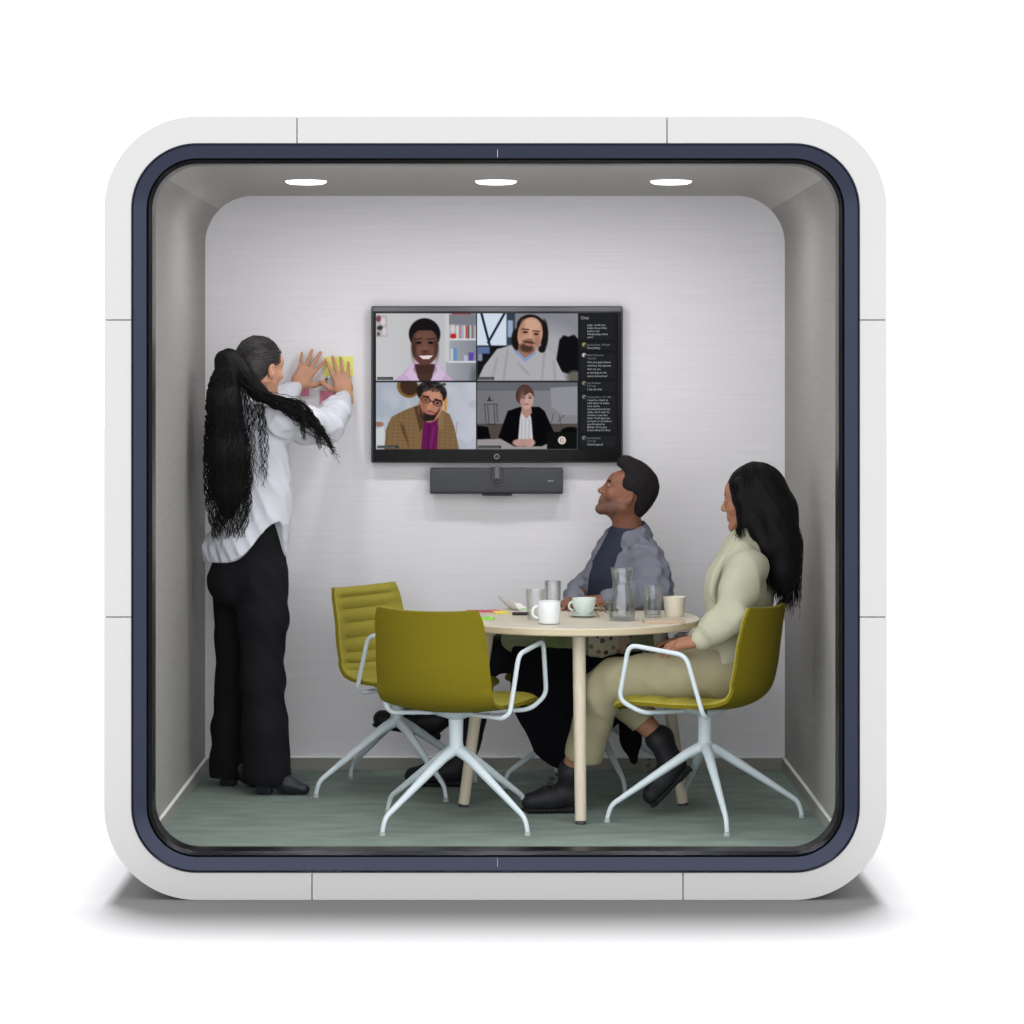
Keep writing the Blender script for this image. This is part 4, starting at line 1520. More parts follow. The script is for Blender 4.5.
def ground_d(py): return EYE * FPX / (py - 375.0)


# ================================================================== standing woman
def standing_woman():
    fw = np.array((0.80, 0.60, 0.0)); rt = np.array((0.60, -0.80, 0.0))
    hc = W(260.5, 367, 11.08)
    HB = frame((0.66, 0.74, -0.08), roll=-0.04)
    h = 0.0038
    body = Field((-1.20, 0.0, 0.0), (-0.52, 1.03, 1.86), h)
    head(body, hc, HB, 0.96, True)
    body.cone(hc + HB @ np.array((0, -0.025, -0.06)), W(254, 408, 11.12), 0.050, 0.056, 0.03)
    body.cone(W(254, 420, 11.12), W(256, 510, 11.1), 0.105, 0.095, 0.03, (fw, 1.4))
    body.cone(W(256, 530, 11.1), W(250, 575, 11.1), 0.10, 0.11, 0.03, (fw, 1.3))
    sR, eR, wR = W(281, 420, 10.99), W(327, 425, 11.26), W(345.5, 394.5, 11.535)
    sL, eL, wL = W(232, 412, 11.27), W(268, 412, 11.44), W(297.5, 386, 11.555)
    for s_, e, w_ in ((sR, eR, wR), (sL, eL, wL)):
        body.cone(W(255, 418, 11.12), s_, 0.055, 0.05, 0.03)
        body.chain([s_, e, w_], [0.045, 0.038, 0.025], 0.02)
    for hp, kn, an in ((W(262, 578, 11.03), W(262, 685, 10.97), W(266, 778, 10.95)), (W(238, 576, 11.17), W(231, 680, 11.17), W(229, 776, 11.17))):
        body.chain([hp, kn, an], [0.075, 0.05, 0.035], 0.03)
    # hands flat on the wall
    tips = []
    hand(body, wL, (17, 6, 30), (0.12, -1, 0.1), (1, 0, 0), 1.0, (0.05, 0.05, 0.05, 0.08), 1.35, (0.85, 0.42, -0.12), tips=tips)
    hand(body, wR, (-7, 4, 26), (0.05, -1, 0.2), (-1, 0, 0), 0.98, (0.10, 0.10, 0.12, 0.12), 1.0, (0.80, 0.5, -0.12), tips=tips)
    body.cut(lambda X, Y, Z: Y - (DB - D0 - 0.004) + 0 * X + 0 * Z)
    V, F = body.mesh(1)
    m = head_paint(V, F, hc, HB)
    # nails
    cen = V[F].mean(1)
    root = link('person', V, F, None, mats=[M['skin_a'], M['lips'], M['brow'], M['eye_white'], M['brow'], M['nail']], fmat=m)
    tag(root, 'standing woman with long curly hair and white blouse, reaching to sticky notes on the wall', 'person')
    nails = []
    for p, d, n_ in tips:
        pass
    # blouse
    B = Field((-1.25, 0.0, 0.78), (-0.55, 1.03, 1.62), 0.0042)
    B.chain([W(254, 424, 11.11), W(255, 460, 11.10), W(256, 505, 11.09)], [0.158, 0.162, 0.158], 0.05, (fw, 1.38))
    B.cone(W(256, 505, 11.09), W(247, 565, 11.10), 0.160, 0.185, 0.05, (fw, 1.22))
    B.cone(sR + (-0.01, 0.0, 0.005), W(237, 414, 11.22), 0.066, 0.062, 0.05)
    B.chain([sR, 0.5 * (sR + eR) + (0, 0, -0.012), eR + (0.0, 0, -0.008), 0.55 * eR + 0.45 * wR, wR - 0.12 * (wR - eR)], [0.075, 0.074, 0.066, 0.056, 0.036], 0.03)
    B.chain([sL, eL, 0.5 * eL + 0.5 * wL, wL - 0.14 * (wL - eL)], [0.07, 0.062, 0.05, 0.036], 0.03)
    B.cone(W(254, 408, 11.11), W(256, 398, 11.10), 0.066, 0.062, 0.02)
    B.cone(W(214, 550, 11.06), W(236, 544, 11.00), 0.045, 0.07, 0.06)             # tail of the blouse at the back
    f1 = folds(3, (0.5, 0.2, 0.8), 20, 3, 0.9); f2 = noise3(5, 14)
    B.warp(lambda X, Y, Z: 0.016 * f1(X, Y, Z) + 0.008 * f2(X, Y, Z))
    # curved hem, high over the near hip
    zl, zh, zf = W(0, 563, 11.0)[2], W(0, 522, 10.95)[2], W(0, 557, 11.1)[2]
    c0 = W(252, 540, 11.1)

    def hem(X, Y, Z):
        a = np.arctan2((Y - c0[1]), (X - c0[0]))            # -pi/2 faces the viewer
        dlt = np.angle(np.exp(1j * (a - math.radians(-52))))
        zz = np.where(dlt < 0, zl, zf) + (zh - np.where(dlt < 0, zl, zf)) * np.exp(-(dlt / np.where(dlt < 0, 0.62, 0.30)) ** 2)
        return (zz - Z)
    B.cut(hem)
    # open underneath so that the cloth has an edge
    B.cone(W(250, 600, 11.1), W(251, 566, 11.1), 0.150, 0.135, 0.01, (fw, 1.3), 'sub')
    V, F = B.mesh(2)
    bl = link('blouse', V, F, M['blouse'], root)
    # collar band
    cc = W(256, 403, 11.10)
    pts = [cc + 0.062 * (math.cos(a) * rt + math.sin(a) * fw) + np.array((0, 0, 0.012 + 0.012 * -math.sin(a))) for a in np.linspace(0, 2 * PI, 30, endpoint=False)]
    vs, fs = tube(pts, 0.011, 8, closed=True)
    link('collar', vs, fs, M['blouse'], bl)
    # trousers
    T_ = Field((-1.25, 0.05, 0.03), (-0.62, 0.78, 1.12), 0.0045)
    T_.cone(W(256, 525, 11.1), W(252, 560, 11.1), 0.135, 0.155, 0.03, (fw, 1.22))
    T_.ell(W(234, 580, 11.05), (0.108, 0.09, 0.11), None, 0.06)
    T_.chain([W(262, 580, 11.03), W(263, 620, 11.0), W(262, 680, 10.97), W(265, 730, 10.95), W(267.5, 774, 10.945)], [0.105, 0.095, 0.083, 0.086, 0.098], 0.04)
    T_.chain([W(238, 580, 11.17), W(234, 640, 11.18), W(232, 680, 11.18), W(229, 730, 11.17), W(227.5, 771, 11.165)], [0.105, 0.075, 0.065, 0.068, 0.076], 0.03)
    g1 = folds(8, (0.8, 0.3, 0.5), 24, 3, 0.9)
    T_.warp(lambda X, Y, Z: 0.010 * g1(X, Y, Z))
    cx_ = W(243, 775, 11.05)[0]
    zR, zL = W(0, 783, 10.945)[2], W(0, 778.5, 11.165)[2]
    yM = W(0, 0, 11.06)[1]
    T_.cut(lambda X, Y, Z: np.where(Y < yM, zR, zL) - Z + 0.10 * (X + 0.87) * 0 + 0 * X)
    V, F = T_.mesh(2)
    link('trousers', V, F, M['black_cloth'], root)
    # ankle boots
    for (hx, hy, tx, ty, d, hh) in ((264.5, 790, 311, 794.5, 10.93, 0.055), (229, 786, 262, 789, 11.15, 0.05)):
        S = Field((-1.20, 0.0, -0.002), (-0.60, 0.72, 0.22), 0.0035)
        a = np.array(W(hx, hy, d)); b = np.array(W(tx, ty, d - 0.03)); a[2] = 0; b[2] = 0
        fd = unit(b - a); sd = np.array((-fd[1], fd[0], 0))
        Bx = np.stack([fd, sd, (0, 0, 1)], 1)
        up = np.array((0, 0, 1.0))
        S.box(a + up * 0.028, (0.030, 0.027, 0.0275), Bx, 0.005, 0.004)
        S.cone(a + up * 0.085, a + fd * 0.10 + up * 0.040, 0.036, 0.032, 0.02)
        S.cone(a + fd * 0.09 + up * 0.040, a + fd * (np.linalg.norm(b - a) - 0.03) + up * 0.024, 0.036, 0.026, 0.03, (up, 1.25))
        S.cone(a + up * 0.08, a + up * 0.17, 0.038, 0.042, 0.02)
        S.cut(lambda X, Y, Z: 0.0015 - Z + 0 * X + 0 * Y)
        V, F = S.mesh(1)
        link('shoe', V, F, M['leather'], root)
    # bracelet
    e1 = unit(wR - eR)
    u1 = unit(np.cross(e1, (0, 1, 0))); v1 = np.cross(e1, u1)
    bc = wR - e1 * 0.004
    pts = [bc + 0.0315 * math.cos(a) * u1 + 0.0255 * math.sin(a) * v1 for a in np.linspace(0, 2 * PI, 32, endpoint=False)]
    vs, fs = tube(pts, 0.0030, 8, closed=True)
    tag(link('bracelet', vs, fs, M['gold'], root), 'thin yellow bracelet')
    # hair drawn back to a knot
    Hc = Field(hc - 0.2, hc + 0.2, 0.0036)
    Lh = lambda x, y, z: hc + HB @ np.array((x, y, z))
    Hc.ell(Lh(0, -0.018, 0.034), (0.080, 0.097, 0.087), HB, 0.01)
    Hc.ell(Lh(0, -0.055, -0.02), (0.066, 0.055, 0.065), HB, 0.03)
    Hc.ell(Lh(0, 0.085, -0.045), (0.10, 0.075, 0.105), HB, 0.015, 'sub')
    Hc.box(Lh(0, 0.085, -0.075), (0.1, 0.090, 0.10), HB, 0.02, 0.02, 'sub')
    nz = noise3(11, 120)
    Hc.warp(lambda X, Y, Z: 0.0015 * nz(X, Y, Z))
    capVF = Hc.mesh(1)
    nrm = []
    hs = []
    knot = W(231, 361, 10.98)
    r_ = np.random.default_rng(21)
    for k in range(170):                                   # combed strands over the skull
        a = r_.uniform(-1.5, 1.5); b = r_.uniform(-0.1, 1.0)
        st = unit(np.array((math.sin(a) * 1.0, math.cos(a) * 0.9, b * 1.2)))
        st_p = Lh(0, -0.018, 0.036) + HB @ (st * (0.083, 0.100, 0.091))
        if (HB.T @ (st_p - hc))[2] < 0.015: continue
        P = []
        for t in np.linspace(0, 1, 14):
            q_ = st_p * (1 - t) + knot * t - Lh(0, -0.018, 0.036)
            ql = HB.T @ q_
            e_ = math.sqrt(((ql / (0.081, 0.098, 0.088)) ** 2).sum())
            P.append(Lh(0, -0.018, 0.036) + HB @ (ql / e_ if t < 0.9 else ql) + r_.normal(size=3) * 0.0008)
        hs.append((P, 0.0017, 0.0014))
    for k in range(60):                                    # frizz along the hairline
        a = r_.uniform(-1.2, 1.4)
        st = unit((math.sin(a), math.cos(a), 0.40 + 0.3 * r_.uniform())) * (0.076, 0.095, 0.086) + (0, -0.012, 0.030)
        p = Lh(*st); P = []
        for t in range(9):
            P.append(p + HB @ (r_.normal(size=3) * 0.004 + np.array((0.0, 0.0012 * t, -0.0006 * t))))
        hs.append((P, 0.0009, 0.0005))
    VF = joinVF(capVF, strands(hs))
    hair = link('hair', VF[0], VF[1], M['hair_cap'], root)
    # the pony tail and the part over the near shoulder, curl by curl
    core = Field(W(190, 540, 10.7), W(350, 340, 11.3), 0.005)
    core.ell(W(229, 361, 10.97), (0.056, 0.055, 0.044), None, 0.02)
    core.chain([W(229, 362, 10.95), W(224, 400, 10.92), W(227, 450, 10.91), W(228, 490, 10.915), W(228, 512, 10.93)], [0.046, 0.062, 0.074, 0.062, 0.030], 0.03, ((0, 1, 0), 1.35))
    core.chain([W(238, 366, 10.95), W(258, 392, 10.93), W(276, 403, 10.90), W(298, 412, 10.93), W(314, 424, 11.00)], [0.040, 0.032, 0.022, 0.014, 0.006], 0.02)
    n2 = folds(31, (1.0, 0.6, 0.1), 95, 4, 0.35)
    core.warp(lambda X, Y, Z: 0.0055 * n2(X, Y, Z))
    cVF = core.mesh(1)
    paths = []

    def curl_path(ctrl, n, amp, freq, ph, spr):
        P = catmull(ctrl, n)
        t = np.linspace(0, 1, n)
        e = np.clip(t * 4, 0, 1)
        P[:, 0] += e * amp * np.sin(freq * t + ph)
        P[:, 1] += e * amp * np.cos(freq * t + ph)
        P[:, 2] += e * amp * 0.5 * np.sin(freq * 1.7 * t + ph * 2)
        return P
    for k in range(330):
        a = r_.uniform(0, 2 * PI); rr_ = 0.6 + 0.45 * r_.uniform()
        end = r_.uniform(0.55, 1.0) if r_.uniform() < 0.75 else r_.uniform(0.9, 1.08)
        C_ = []
        for (px, py, d, rx) in ((229, 358, 10.95, 8), (224, 385, 10.93, 14), (225, 420, 10.92, 18), (227, 460, 10.92, 22), (228.5, 500, 10.93, 22), (229.5, 533, 10.95, 16)):
            if py > 358 + (533 - 358) * end + 20: continue
            C_.append(W(px + rx * rr_ * math.cos(a), py + r_.normal() * 1.5 + (6 * r_.uniform() if py > 500 else 0), d + rx * 0.0032 * rr_ * math.sin(a)))
        if len(C_) < 4: continue
        paths.append((curl_path(C_, 70, r_.uniform(0.003, 0.009), r_.uniform(45, 80), r_.uniform(0, 6.28), 1), r_.uniform(0.0018, 0.0032), 0.0010))
    for k in range(190):                                   # over the shoulder and down the near arm
        o1, o2 = r_.normal() * 6, r_.normal() * 0.018
        e = r_.uniform(0.35, 1.0)
        q4 = [(240 + o1 * .6, 370, 10.94), (259 + o1, 393 + o1 * .5, 10.91), (279 + o1 * .6, 404 + o1 * .8, 10.885), (300, 412 + o1 * .9, 10.93), (316 + o1 * .4, 424 + o1, 11.01), (326 + o1 * .5, 436 + o1, 11.05)]
        q4 = q4[:4 if e < 0.5 else 5 if e < 0.7 else 6]
        last = q4[-1]
        q4.append((last[0] + r_.uniform(1, 6), last[1] + r_.uniform(6, 26) * (1.0 if len(q4) < 6 else 0.45), last[2] - 0.02))
        paths.append((curl_path([W(a, b, c + o2) for a, b, c in q4], 60, r_.uniform(0.003, 0.008), r_.uniform(35, 60), r_.uniform(0, 6.28), 1), r_.uniform(0.0015, 0.0027), 0.0008))
    for k in range(26):                                    # loose locks over the back of the blouse
        x0 = r_.uniform(246, 266)
        C_ = [W(x0 - 6, 388, 10.93), W(x0 - 2, 410, 10.90), W(x0 + r_.normal() * 3, 445, 10.90), W(x0 + r_.normal() * 3 + 2, r_.uniform(470, 488), 10.915)]
        paths.append((curl_path(C_, 60, r_.uniform(0.003, 0.007), r_.uniform(35, 60), r_.uniform(0, 6.28), 1), 0.0017, 0.0008))
    VF = joinVF(cVF, strands(paths))
    link('ponytail', VF[0], VF[1], M['hair_curl'], root)
    # marker between the thumb and the fingers of the right hand
    a, b = W(338.5, 369, 11.553), W(325.5, 380.2, 11.56)
    p = empty('marker_pen', tuple((a + b) / 2))
    tag(p, 'white marker with a black tip held in the standing woman\'s right hand', 'pen')
    for nm, s0, s1, r0, r1, m_ in (('barrel', 0, 0.82, 0.0052, 0.0052, M['pen_white']), ('tip', 0.825, 1.0, 0.0052, 0.0038, M['pen_black'])):
        vs, fs = tube([a + (b - a) * s0, a + (b - a) * (s0 + s1) / 2, a + (b - a) * s1], [r0, (r0 + r1) / 2, r1], 12)
        o = link(nm, vs, fs, m_, p, sharp=50)
        o.matrix_parent_inverse = Matrix.Translation(-p.location)


def crossed_boot(S, ankle, heel, toe, up, rA=0.044, w=0.038):
    fd = unit(toe - heel)
    up = unit(up - fd * np.dot(up, fd))
    sd = np.cross(fd, up)
    L_ = np.linalg.norm(toe - heel)
    S.cone(ankle, heel + fd * 0.045 + up * 0.075, rA, 0.045, 0.02)
    S.cone(heel + fd * 0.04 + up * 0.055, heel + fd * L_ * 0.55 + up * 0.052, 0.042, 0.042, 0.03)
    S.cone(heel + fd * L_ * 0.5 + up * 0.048, toe - fd * 0.042 + up * 0.040, 0.044, 0.036, 0.03)
    return fd, up, sd, L_


def boot(parent, ankle, heel, toe, up, lo, hi, laces=True, ra=0.044, m='boot', shaft=None):
    """a laced boot: upper, sole, laces. heel and toe lie on the sole's underside"""
    S = Field(lo, hi, 0.0038)
    fd, u, sd, L_ = crossed_boot(S, ankle, heel, toe, up, ra)
    if shaft is not None: S.cone(ankle, shaft, ra, ra * 1.02, 0.02)
    c = heel
    S.cut(lambda X, Y, Z: 0.018 - ((X - c[0]) * u[0] + (Y - c[1]) * u[1] + (Z - c[2]) * u[2]))
    V, F = S.mesh(1)
    up_o = link('shoe', V, F, M[m], parent)
    So = Field(lo, hi, 0.0038)
    Bx = np.stack([fd, sd, u], 1)
    So.cone(heel + fd * 0.042 + u * 0.011, heel + fd * L_ * 0.45 + u * 0.011, 0.040, 0.037, 0.01, (u, 3.6))
    So.cone(heel + fd * L_ * 0.45 + u * 0.011, toe - fd * 0.045 + u * 0.011, 0.037, 0.041, 0.01, (u, 3.6))
    So.box(heel + fd * 0.04 + u * 0.010, (0.036, 0.034, 0.012), Bx, 0.004, 0.004)
    fz = lambda X, Y, Z: 0.0016 * np.sin(380 * ((X - c[0]) * fd[0] + (Y - c[1]) * fd[1] + (Z - c[2]) * fd[2]))
    So.warp(fz)
    V, F = So.mesh(1)
    link('sole', V, F, M['sole'], up_o)
    if laces:
        parts = []
        for i in range(5):
            t = i / 4
            p = heel + fd * (0.152 - 0.062 * t) + u * (0.078 + 0.060 * t)
            parts.append(tube([p - sd * 0.026, p + fd * 0.008 + u * 0.006, p + sd * 0.026], 0.0026, 6))
        p = heel + fd * 0.098 + u * 0.128
        for s_ in (-1, 1):
            parts.append(tube(catmull([p, p + sd * s_ * 0.02 + fd * 0.02, p + sd * s_ * 0.035 + fd * 0.012 - u * 0.02, p + sd * s_ * 0.03 + fd * 0.02 - u * 0.05], 12), 0.0018, 6))
        vs, fs = merge(parts)
        link('laces', vs, fs, M['lace'], up_o)
    return up_o


# ================================================================== seated man
def seated_man():
    fw = unit((-0.78, -0.62, 0.0)); lf = np.array((-fw[1], fw[0], 0.0))       # his left, near the viewer
    hc = W(626, 494, 11.2)
    HB = frame((-0.90, -0.08, 0.40))
    body = Field((-0.66, -0.15, 0.0), (0.85, 1.0, 1.36), 0.0042)
    head(body, hc, HB, 0.95, False)
    body.cone(hc + HB @ np.array((0, -0.02, -0.055)), W(630, 548, 11.23), 0.057, 0.064, 0.03)
    hips = W(634, 648, 11.26)
    body.chain([W(631, 560, 11.23), W(628, 600, 11.24), hips], [0.11, 0.10, 0.11], 0.03, (fw, 1.3))
    sL, eL, wL = W(648, 564, 11.08), W(655, 597, 10.985), W(606, 600.5, 10.93)
    sR, eR, wR = W(611, 563, 11.38), W(581, 593, 11.30), W(574, 600.5, 11.03)
    for a, b, c in ((sL, eL, wL), (sR, eR, wR)):
        body.cone(W(630, 556, 11.23), a, 0.055, 0.05, 0.03)
        body.chain([a, b, c], [0.045, 0.038, 0.026], 0.02)
    hand(body, wL, (-1, -0.02, -0.03), (0, -0.25, 1), (0, 1, 0.0), 1.02, (0.35, 0.35, 0.4, 0.45), 0.7)
    hand(body, wR, (-0.25, -1, -0.1), (0, -0.1, 1), (1, 0, 0), 1.02, (0.3, 0.3, 0.35, 0.4), 0.7)
    kA, aA = W(480, 655, 11.00), W(467, 752, 11.14)
    kB, aB = W(482, 640, 11.22), W(444, 716, 11.24)
    for k_, a_ in ((kA, aA), (kB, aB)):
        body.chain([hips, k_, a_], [0.08, 0.05, 0.036], 0.03)
    V, F = body.mesh(1)
    m = head_paint(V, F, hc, HB, 0.95, True)
    root = link('person', V, F, None, mats=[M['skin_b'], M['lips'], M['brow'], M['eye_white'], M['brow'], M['stubble']], fmat=m)
    tag(root, 'seated man in a grey overshirt and navy tee, looking up at the television', 'person')
    # navy tee
    t = Field(W(540, 660, 10.9), W(700, 520, 11.55), 0.0045)
    tor = [W(626, 560, 11.225), W(622, 582, 11.225), W(622, 612, 11.235)]
    t.chain(tor, [0.140, 0.158, 0.165], 0.05, (fw, 1.40))
    t.cone(W(622, 612, 11.235), W(628, 640, 11.25), 0.165, 0.165, 0.05, (fw, 1.32))
    t.cone(W(624, 546, 11.22), W(625, 535, 11.215), 0.070, 0.064, 0.03)
    tf = folds(4, (0.6, 0, 1), 26, 4, 0.7)
    t.warp(lambda X, Y, Z: 0.009 * tf(X, Y, Z))
    V, F = t.mesh(2)
    link('tee_shirt', V, F, M['tee'], root)
    # overshirt, open in front
    J = Field((0.22, 0.12, 0.55), (0.85, 0.92, 1.13), 0.0042)
    J.chain([W(627, 557, 11.23), W(624, 582, 11.23), W(622, 612, 11.24)], [0.143, 0.172, 0.180], 0.05, (fw, 1.36))
    J.cone(W(622, 612, 11.24), W(628, 636, 11.25), 0.180, 0.178, 0.05, (fw, 1.28))
    J.cone(sL + (-0.02, 0.02, 0.005), sR + (0.02, 0, 0.005), 0.064, 0.064, 0.05)
    J.chain([sL, 0.5 * (sL + eL) + (0.005, 0, 0), eL, 0.5 * (eL + wL) + (0, 0, 0.004), wL + (0.015, 0.0, 0)], [0.070, 0.069, 0.062, 0.052, 0.040], 0.035)
    J.chain([sR, eR, 0.3 * eR + 0.7 * wR, wR], [0.064, 0.052, 0.046, 0.040], 0.03)
    J.chain([W(633, 538, 11.24), W(624, 543, 11.20)], [0.064, 0.068], 0.02)
    ff = folds(6, (0.7, 0.3, 0.7), 22, 3, 1.1); fn = noise3(9, 16)
    J.warp(lambda X, Y, Z: 0.020 * ff(X, Y, Z) + 0.004 * fn(X, Y, Z))
    # the opening down the front
    fo = lambda px, py, d, o=0.0: W(px, py, d) + fw * o
    Bf = np.stack([lf, fw, (0, 0, 1)], 1)
    J.cone(fo(625, 532, 11.2, .095), fo(624, 560, 11.23, .125), 0.060, 0.066, 0.012, op='sub')
    J.cone(fo(624, 560, 11.23, .125), fo(622, 615, 11.24, .165), 0.066, 0.098, 0.012, op='sub')
    J.cone(W(626, 505, 11.2), W(625, 541, 11.21), 0.060, 0.060, 0.01, op='sub')
    V, F = J.mesh(2)
    jo = link('overshirt', V, F, M['jacket'], root)
    # stand-and-fall collar
    cc = W(627, 536, 11.215)
    nv = 26
    G_ = []
    for i, a in enumerate(np.linspace(-2.2, 2.2, nv)):      # 0 is the nape
        dirv = -fw * math.cos(a) + lf * math.sin(a)
        f_ = (1 - math.cos(a)) / 2
        top = cc + dirv * (0.074 - 0.000 * f_) + np.array((0, 0, 0.058 - 0.050 * f_)) + fw * 0.012 * f_
        bot = cc + dirv * (0.104 + 0.016 * f_) + np.array((0, 0, 0.006 - 0.062 * f_)) + fw * 0.014 * f_
        G_.append((top, bot))
    Vc, Fc = [], []
    for tp, bt in G_:
        nd = unit(np.array(((tp + bt) / 2 - cc)[:2].tolist() + [0.35]))
        Vc += [tp - nd * 0.003, tp + nd * 0.003, 0.5 * (tp + bt) + nd * 0.010, bt + nd * 0.006, bt - nd * 0.001]
    for i in range(nv - 1):
        for j in range(5):
            Fc.append((i * 5 + j, i * 5 + (j + 1) % 5, (i + 1) * 5 + (j + 1) % 5, (i + 1) * 5 + j))
    Fc += [tuple(range(5)), tuple(reversed(range((nv - 1) * 5, nv * 5)))]
    link('collar', Vc, Fc, M['jacket'], jo, sharp=60)
    # trousers
    Tn = Field((-0.30, 0.15, 0.05), (0.85, 0.98, 0.80), 0.005)
    Tn.cone(W(628, 640, 11.25), hips, 0.15, 0.16, 0.05, (fw, 1.2))
    for k_, a_ in ((kA, aA), (kB, aB)):
        Tn.chain([hips, 0.5 * (hips + k_), k_, 0.5 * (k_ + a_), a_ + (0, 0, 0.03)], [0.10, 0.09, 0.073, 0.066, 0.055], 0.03)
    tf2 = folds(14, (1, 0, 0.4), 22, 4, 0.8)
    Tn.warp(lambda X, Y, Z: 0.005 * tf2(X, Y, Z))
    V, F = Tn.mesh(2)
    link('trousers', V, F, M['navy_cloth'], root)
    z = np.array((0, 0, 1.0))
    heel, toe = W(466, 788, 11.15), W(403, 786, 11.13)
    heel[2] = toe[2] = 0.002
    boot(root, aA, heel, toe, z, np.array((-0.5, 0.3, -0.004)), np.array((0.05, 0.75, 0.3)), False)
    heel, toe = W(441, 739, 11.25), W(370, 727, 11.22)
    boot(root, aB, heel, toe, z, np.array((-0.62, 0.45, 0.10)), np.array((-0.05, 0.82, 0.42)), False)
    # hair: short, high in front
    Hh = Field(hc - 0.2, hc + 0.2, 0.0034)
    Lh = lambda x, y, z_: hc + HB @ np.array((x, y, z_))
    Hh.ell(Lh(0, -0.022, 0.046), (0.084, 0.098, 0.092), HB, 0.01)
    Hh.ell(Lh(0, 0.020, 0.105), (0.060, 0.062, 0.040), HB, 0.03)
    Hh.ell(Lh(0, 0.052, 0.118), (0.045, 0.030, 0.026), HB, 0.02)
    Hh.ell(Lh(0, -0.062, -0.012), (0.064, 0.046, 0.068), HB, 0.03)
    Hh.box(Lh(0, 0.105, -0.02), (0.12, 0.062, 0.108), HB, 0.02, 0.012, 'sub')
    Hh.box(Lh(0, 0.050, -0.075), (0.12, 0.090, 0.088), HB, 0.02, 0.015, 'sub')
    nz = noise3(17, 170, 8)
    Hh.warp(lambda X, Y, Z: 0.0022 * nz(X, Y, Z))
    V, F = Hh.mesh(1)
    link('hair', V, F, M['hair_short'], root)
    # long black cloth hanging from his lap, with a patterned band above it
    K = Field(W(490, 800, 10.6), W(660, 630, 11.15), 0.005)
    K.chain([W(552, 660, 10.86), W(554, 700, 10.84), W(562, 740, 10.83), W(572, 762, 10.83)], [0.165, 0.145, 0.095, 0.050], 0.05, ((0, 1, 0), 2.4))
    K.chain([W(600, 664, 10.88), W(606, 705, 10.86), W(600, 740, 10.85)], [0.10, 0.065, 0.02], 0.05, ((0, 1, 0), 2.2))
    K.chain([W(628, 700, 10.92), W(631, 740, 10.92), W(634, 760, 10.92)], [0.05, 0.034, 0.018], 0.03, ((0, 1, 0), 2.0))
    kf = folds(23, (1, 0, 0.15), 34, 4, 0.4)
    K.warp(lambda X, Y, Z: 0.010 * kf(X, Y, Z))
    K.cut(lambda X, Y, Z: Z - W(0, 646, 10.86)[2] + 0 * X + 0 * Y)
    V, F = K.mesh(2)
    tag(link('lap_cloth', V, F, M['black_drape'], root), 'long black cloth hanging from his lap under the table')
    Pb = Field(W(485, 665, 10.65), W(675, 625, 11.15), 0.0045)
    Pb.chain([W(512, 640, 10.88), W(556, 643, 10.83), W(600, 643, 10.83), W(650, 640, 10.86)], [0.045, 0.048, 0.048, 0.042], 0.03, ((0, 1, 0), 1.7))
    pf = folds(25, (1, 0, 0.1), 30, 3, 0.3)
    Pb.warp(lambda X, Y, Z: 0.006 * pf(X, Y, Z))
    V, F = Pb.mesh(2)
    cen = V[F].mean(1)
    px = 495 + cen[:, 0] * FPX / 10.84
    fm = np.digitize(px, (545, 566, 588, 618, 630)).astype(np.int32)
    fm = np.array([0, 1, 0, 2, 3, 0])[fm]
    r_ = np.random.default_rng(2)
    for k in range(11):
        x0, z0, rr_ = r_.uniform(585, 650), r_.uniform(634, 653), r_.uniform(0.006, 0.011)
        c = W(x0, z0, 10.84)
        hit = ((cen[:, 0] - c[0]) ** 2 + (cen[:, 2] - c[2]) ** 2) < rr_ ** 2
        fm[hit] = 4 + k % 3
    mm = [mat('band_sage', (132, 138, 112), 0.85), mat('band_moss', (118, 128, 84), 0.85), mat('band_cream', (196, 190, 168), 0.85), mat('band_sand', (186, 164, 138), 0.85),
          mat('spot_plum', (104, 88, 104), 0.85), mat('spot_rust', (160, 118, 98), 0.85), mat('spot_dark', (52, 56, 52), 0.85)]
    tag(link('patterned_hem', V, F, None, root, mats=mm, fmat=fm), 'patterned band of cloth under the table edge')


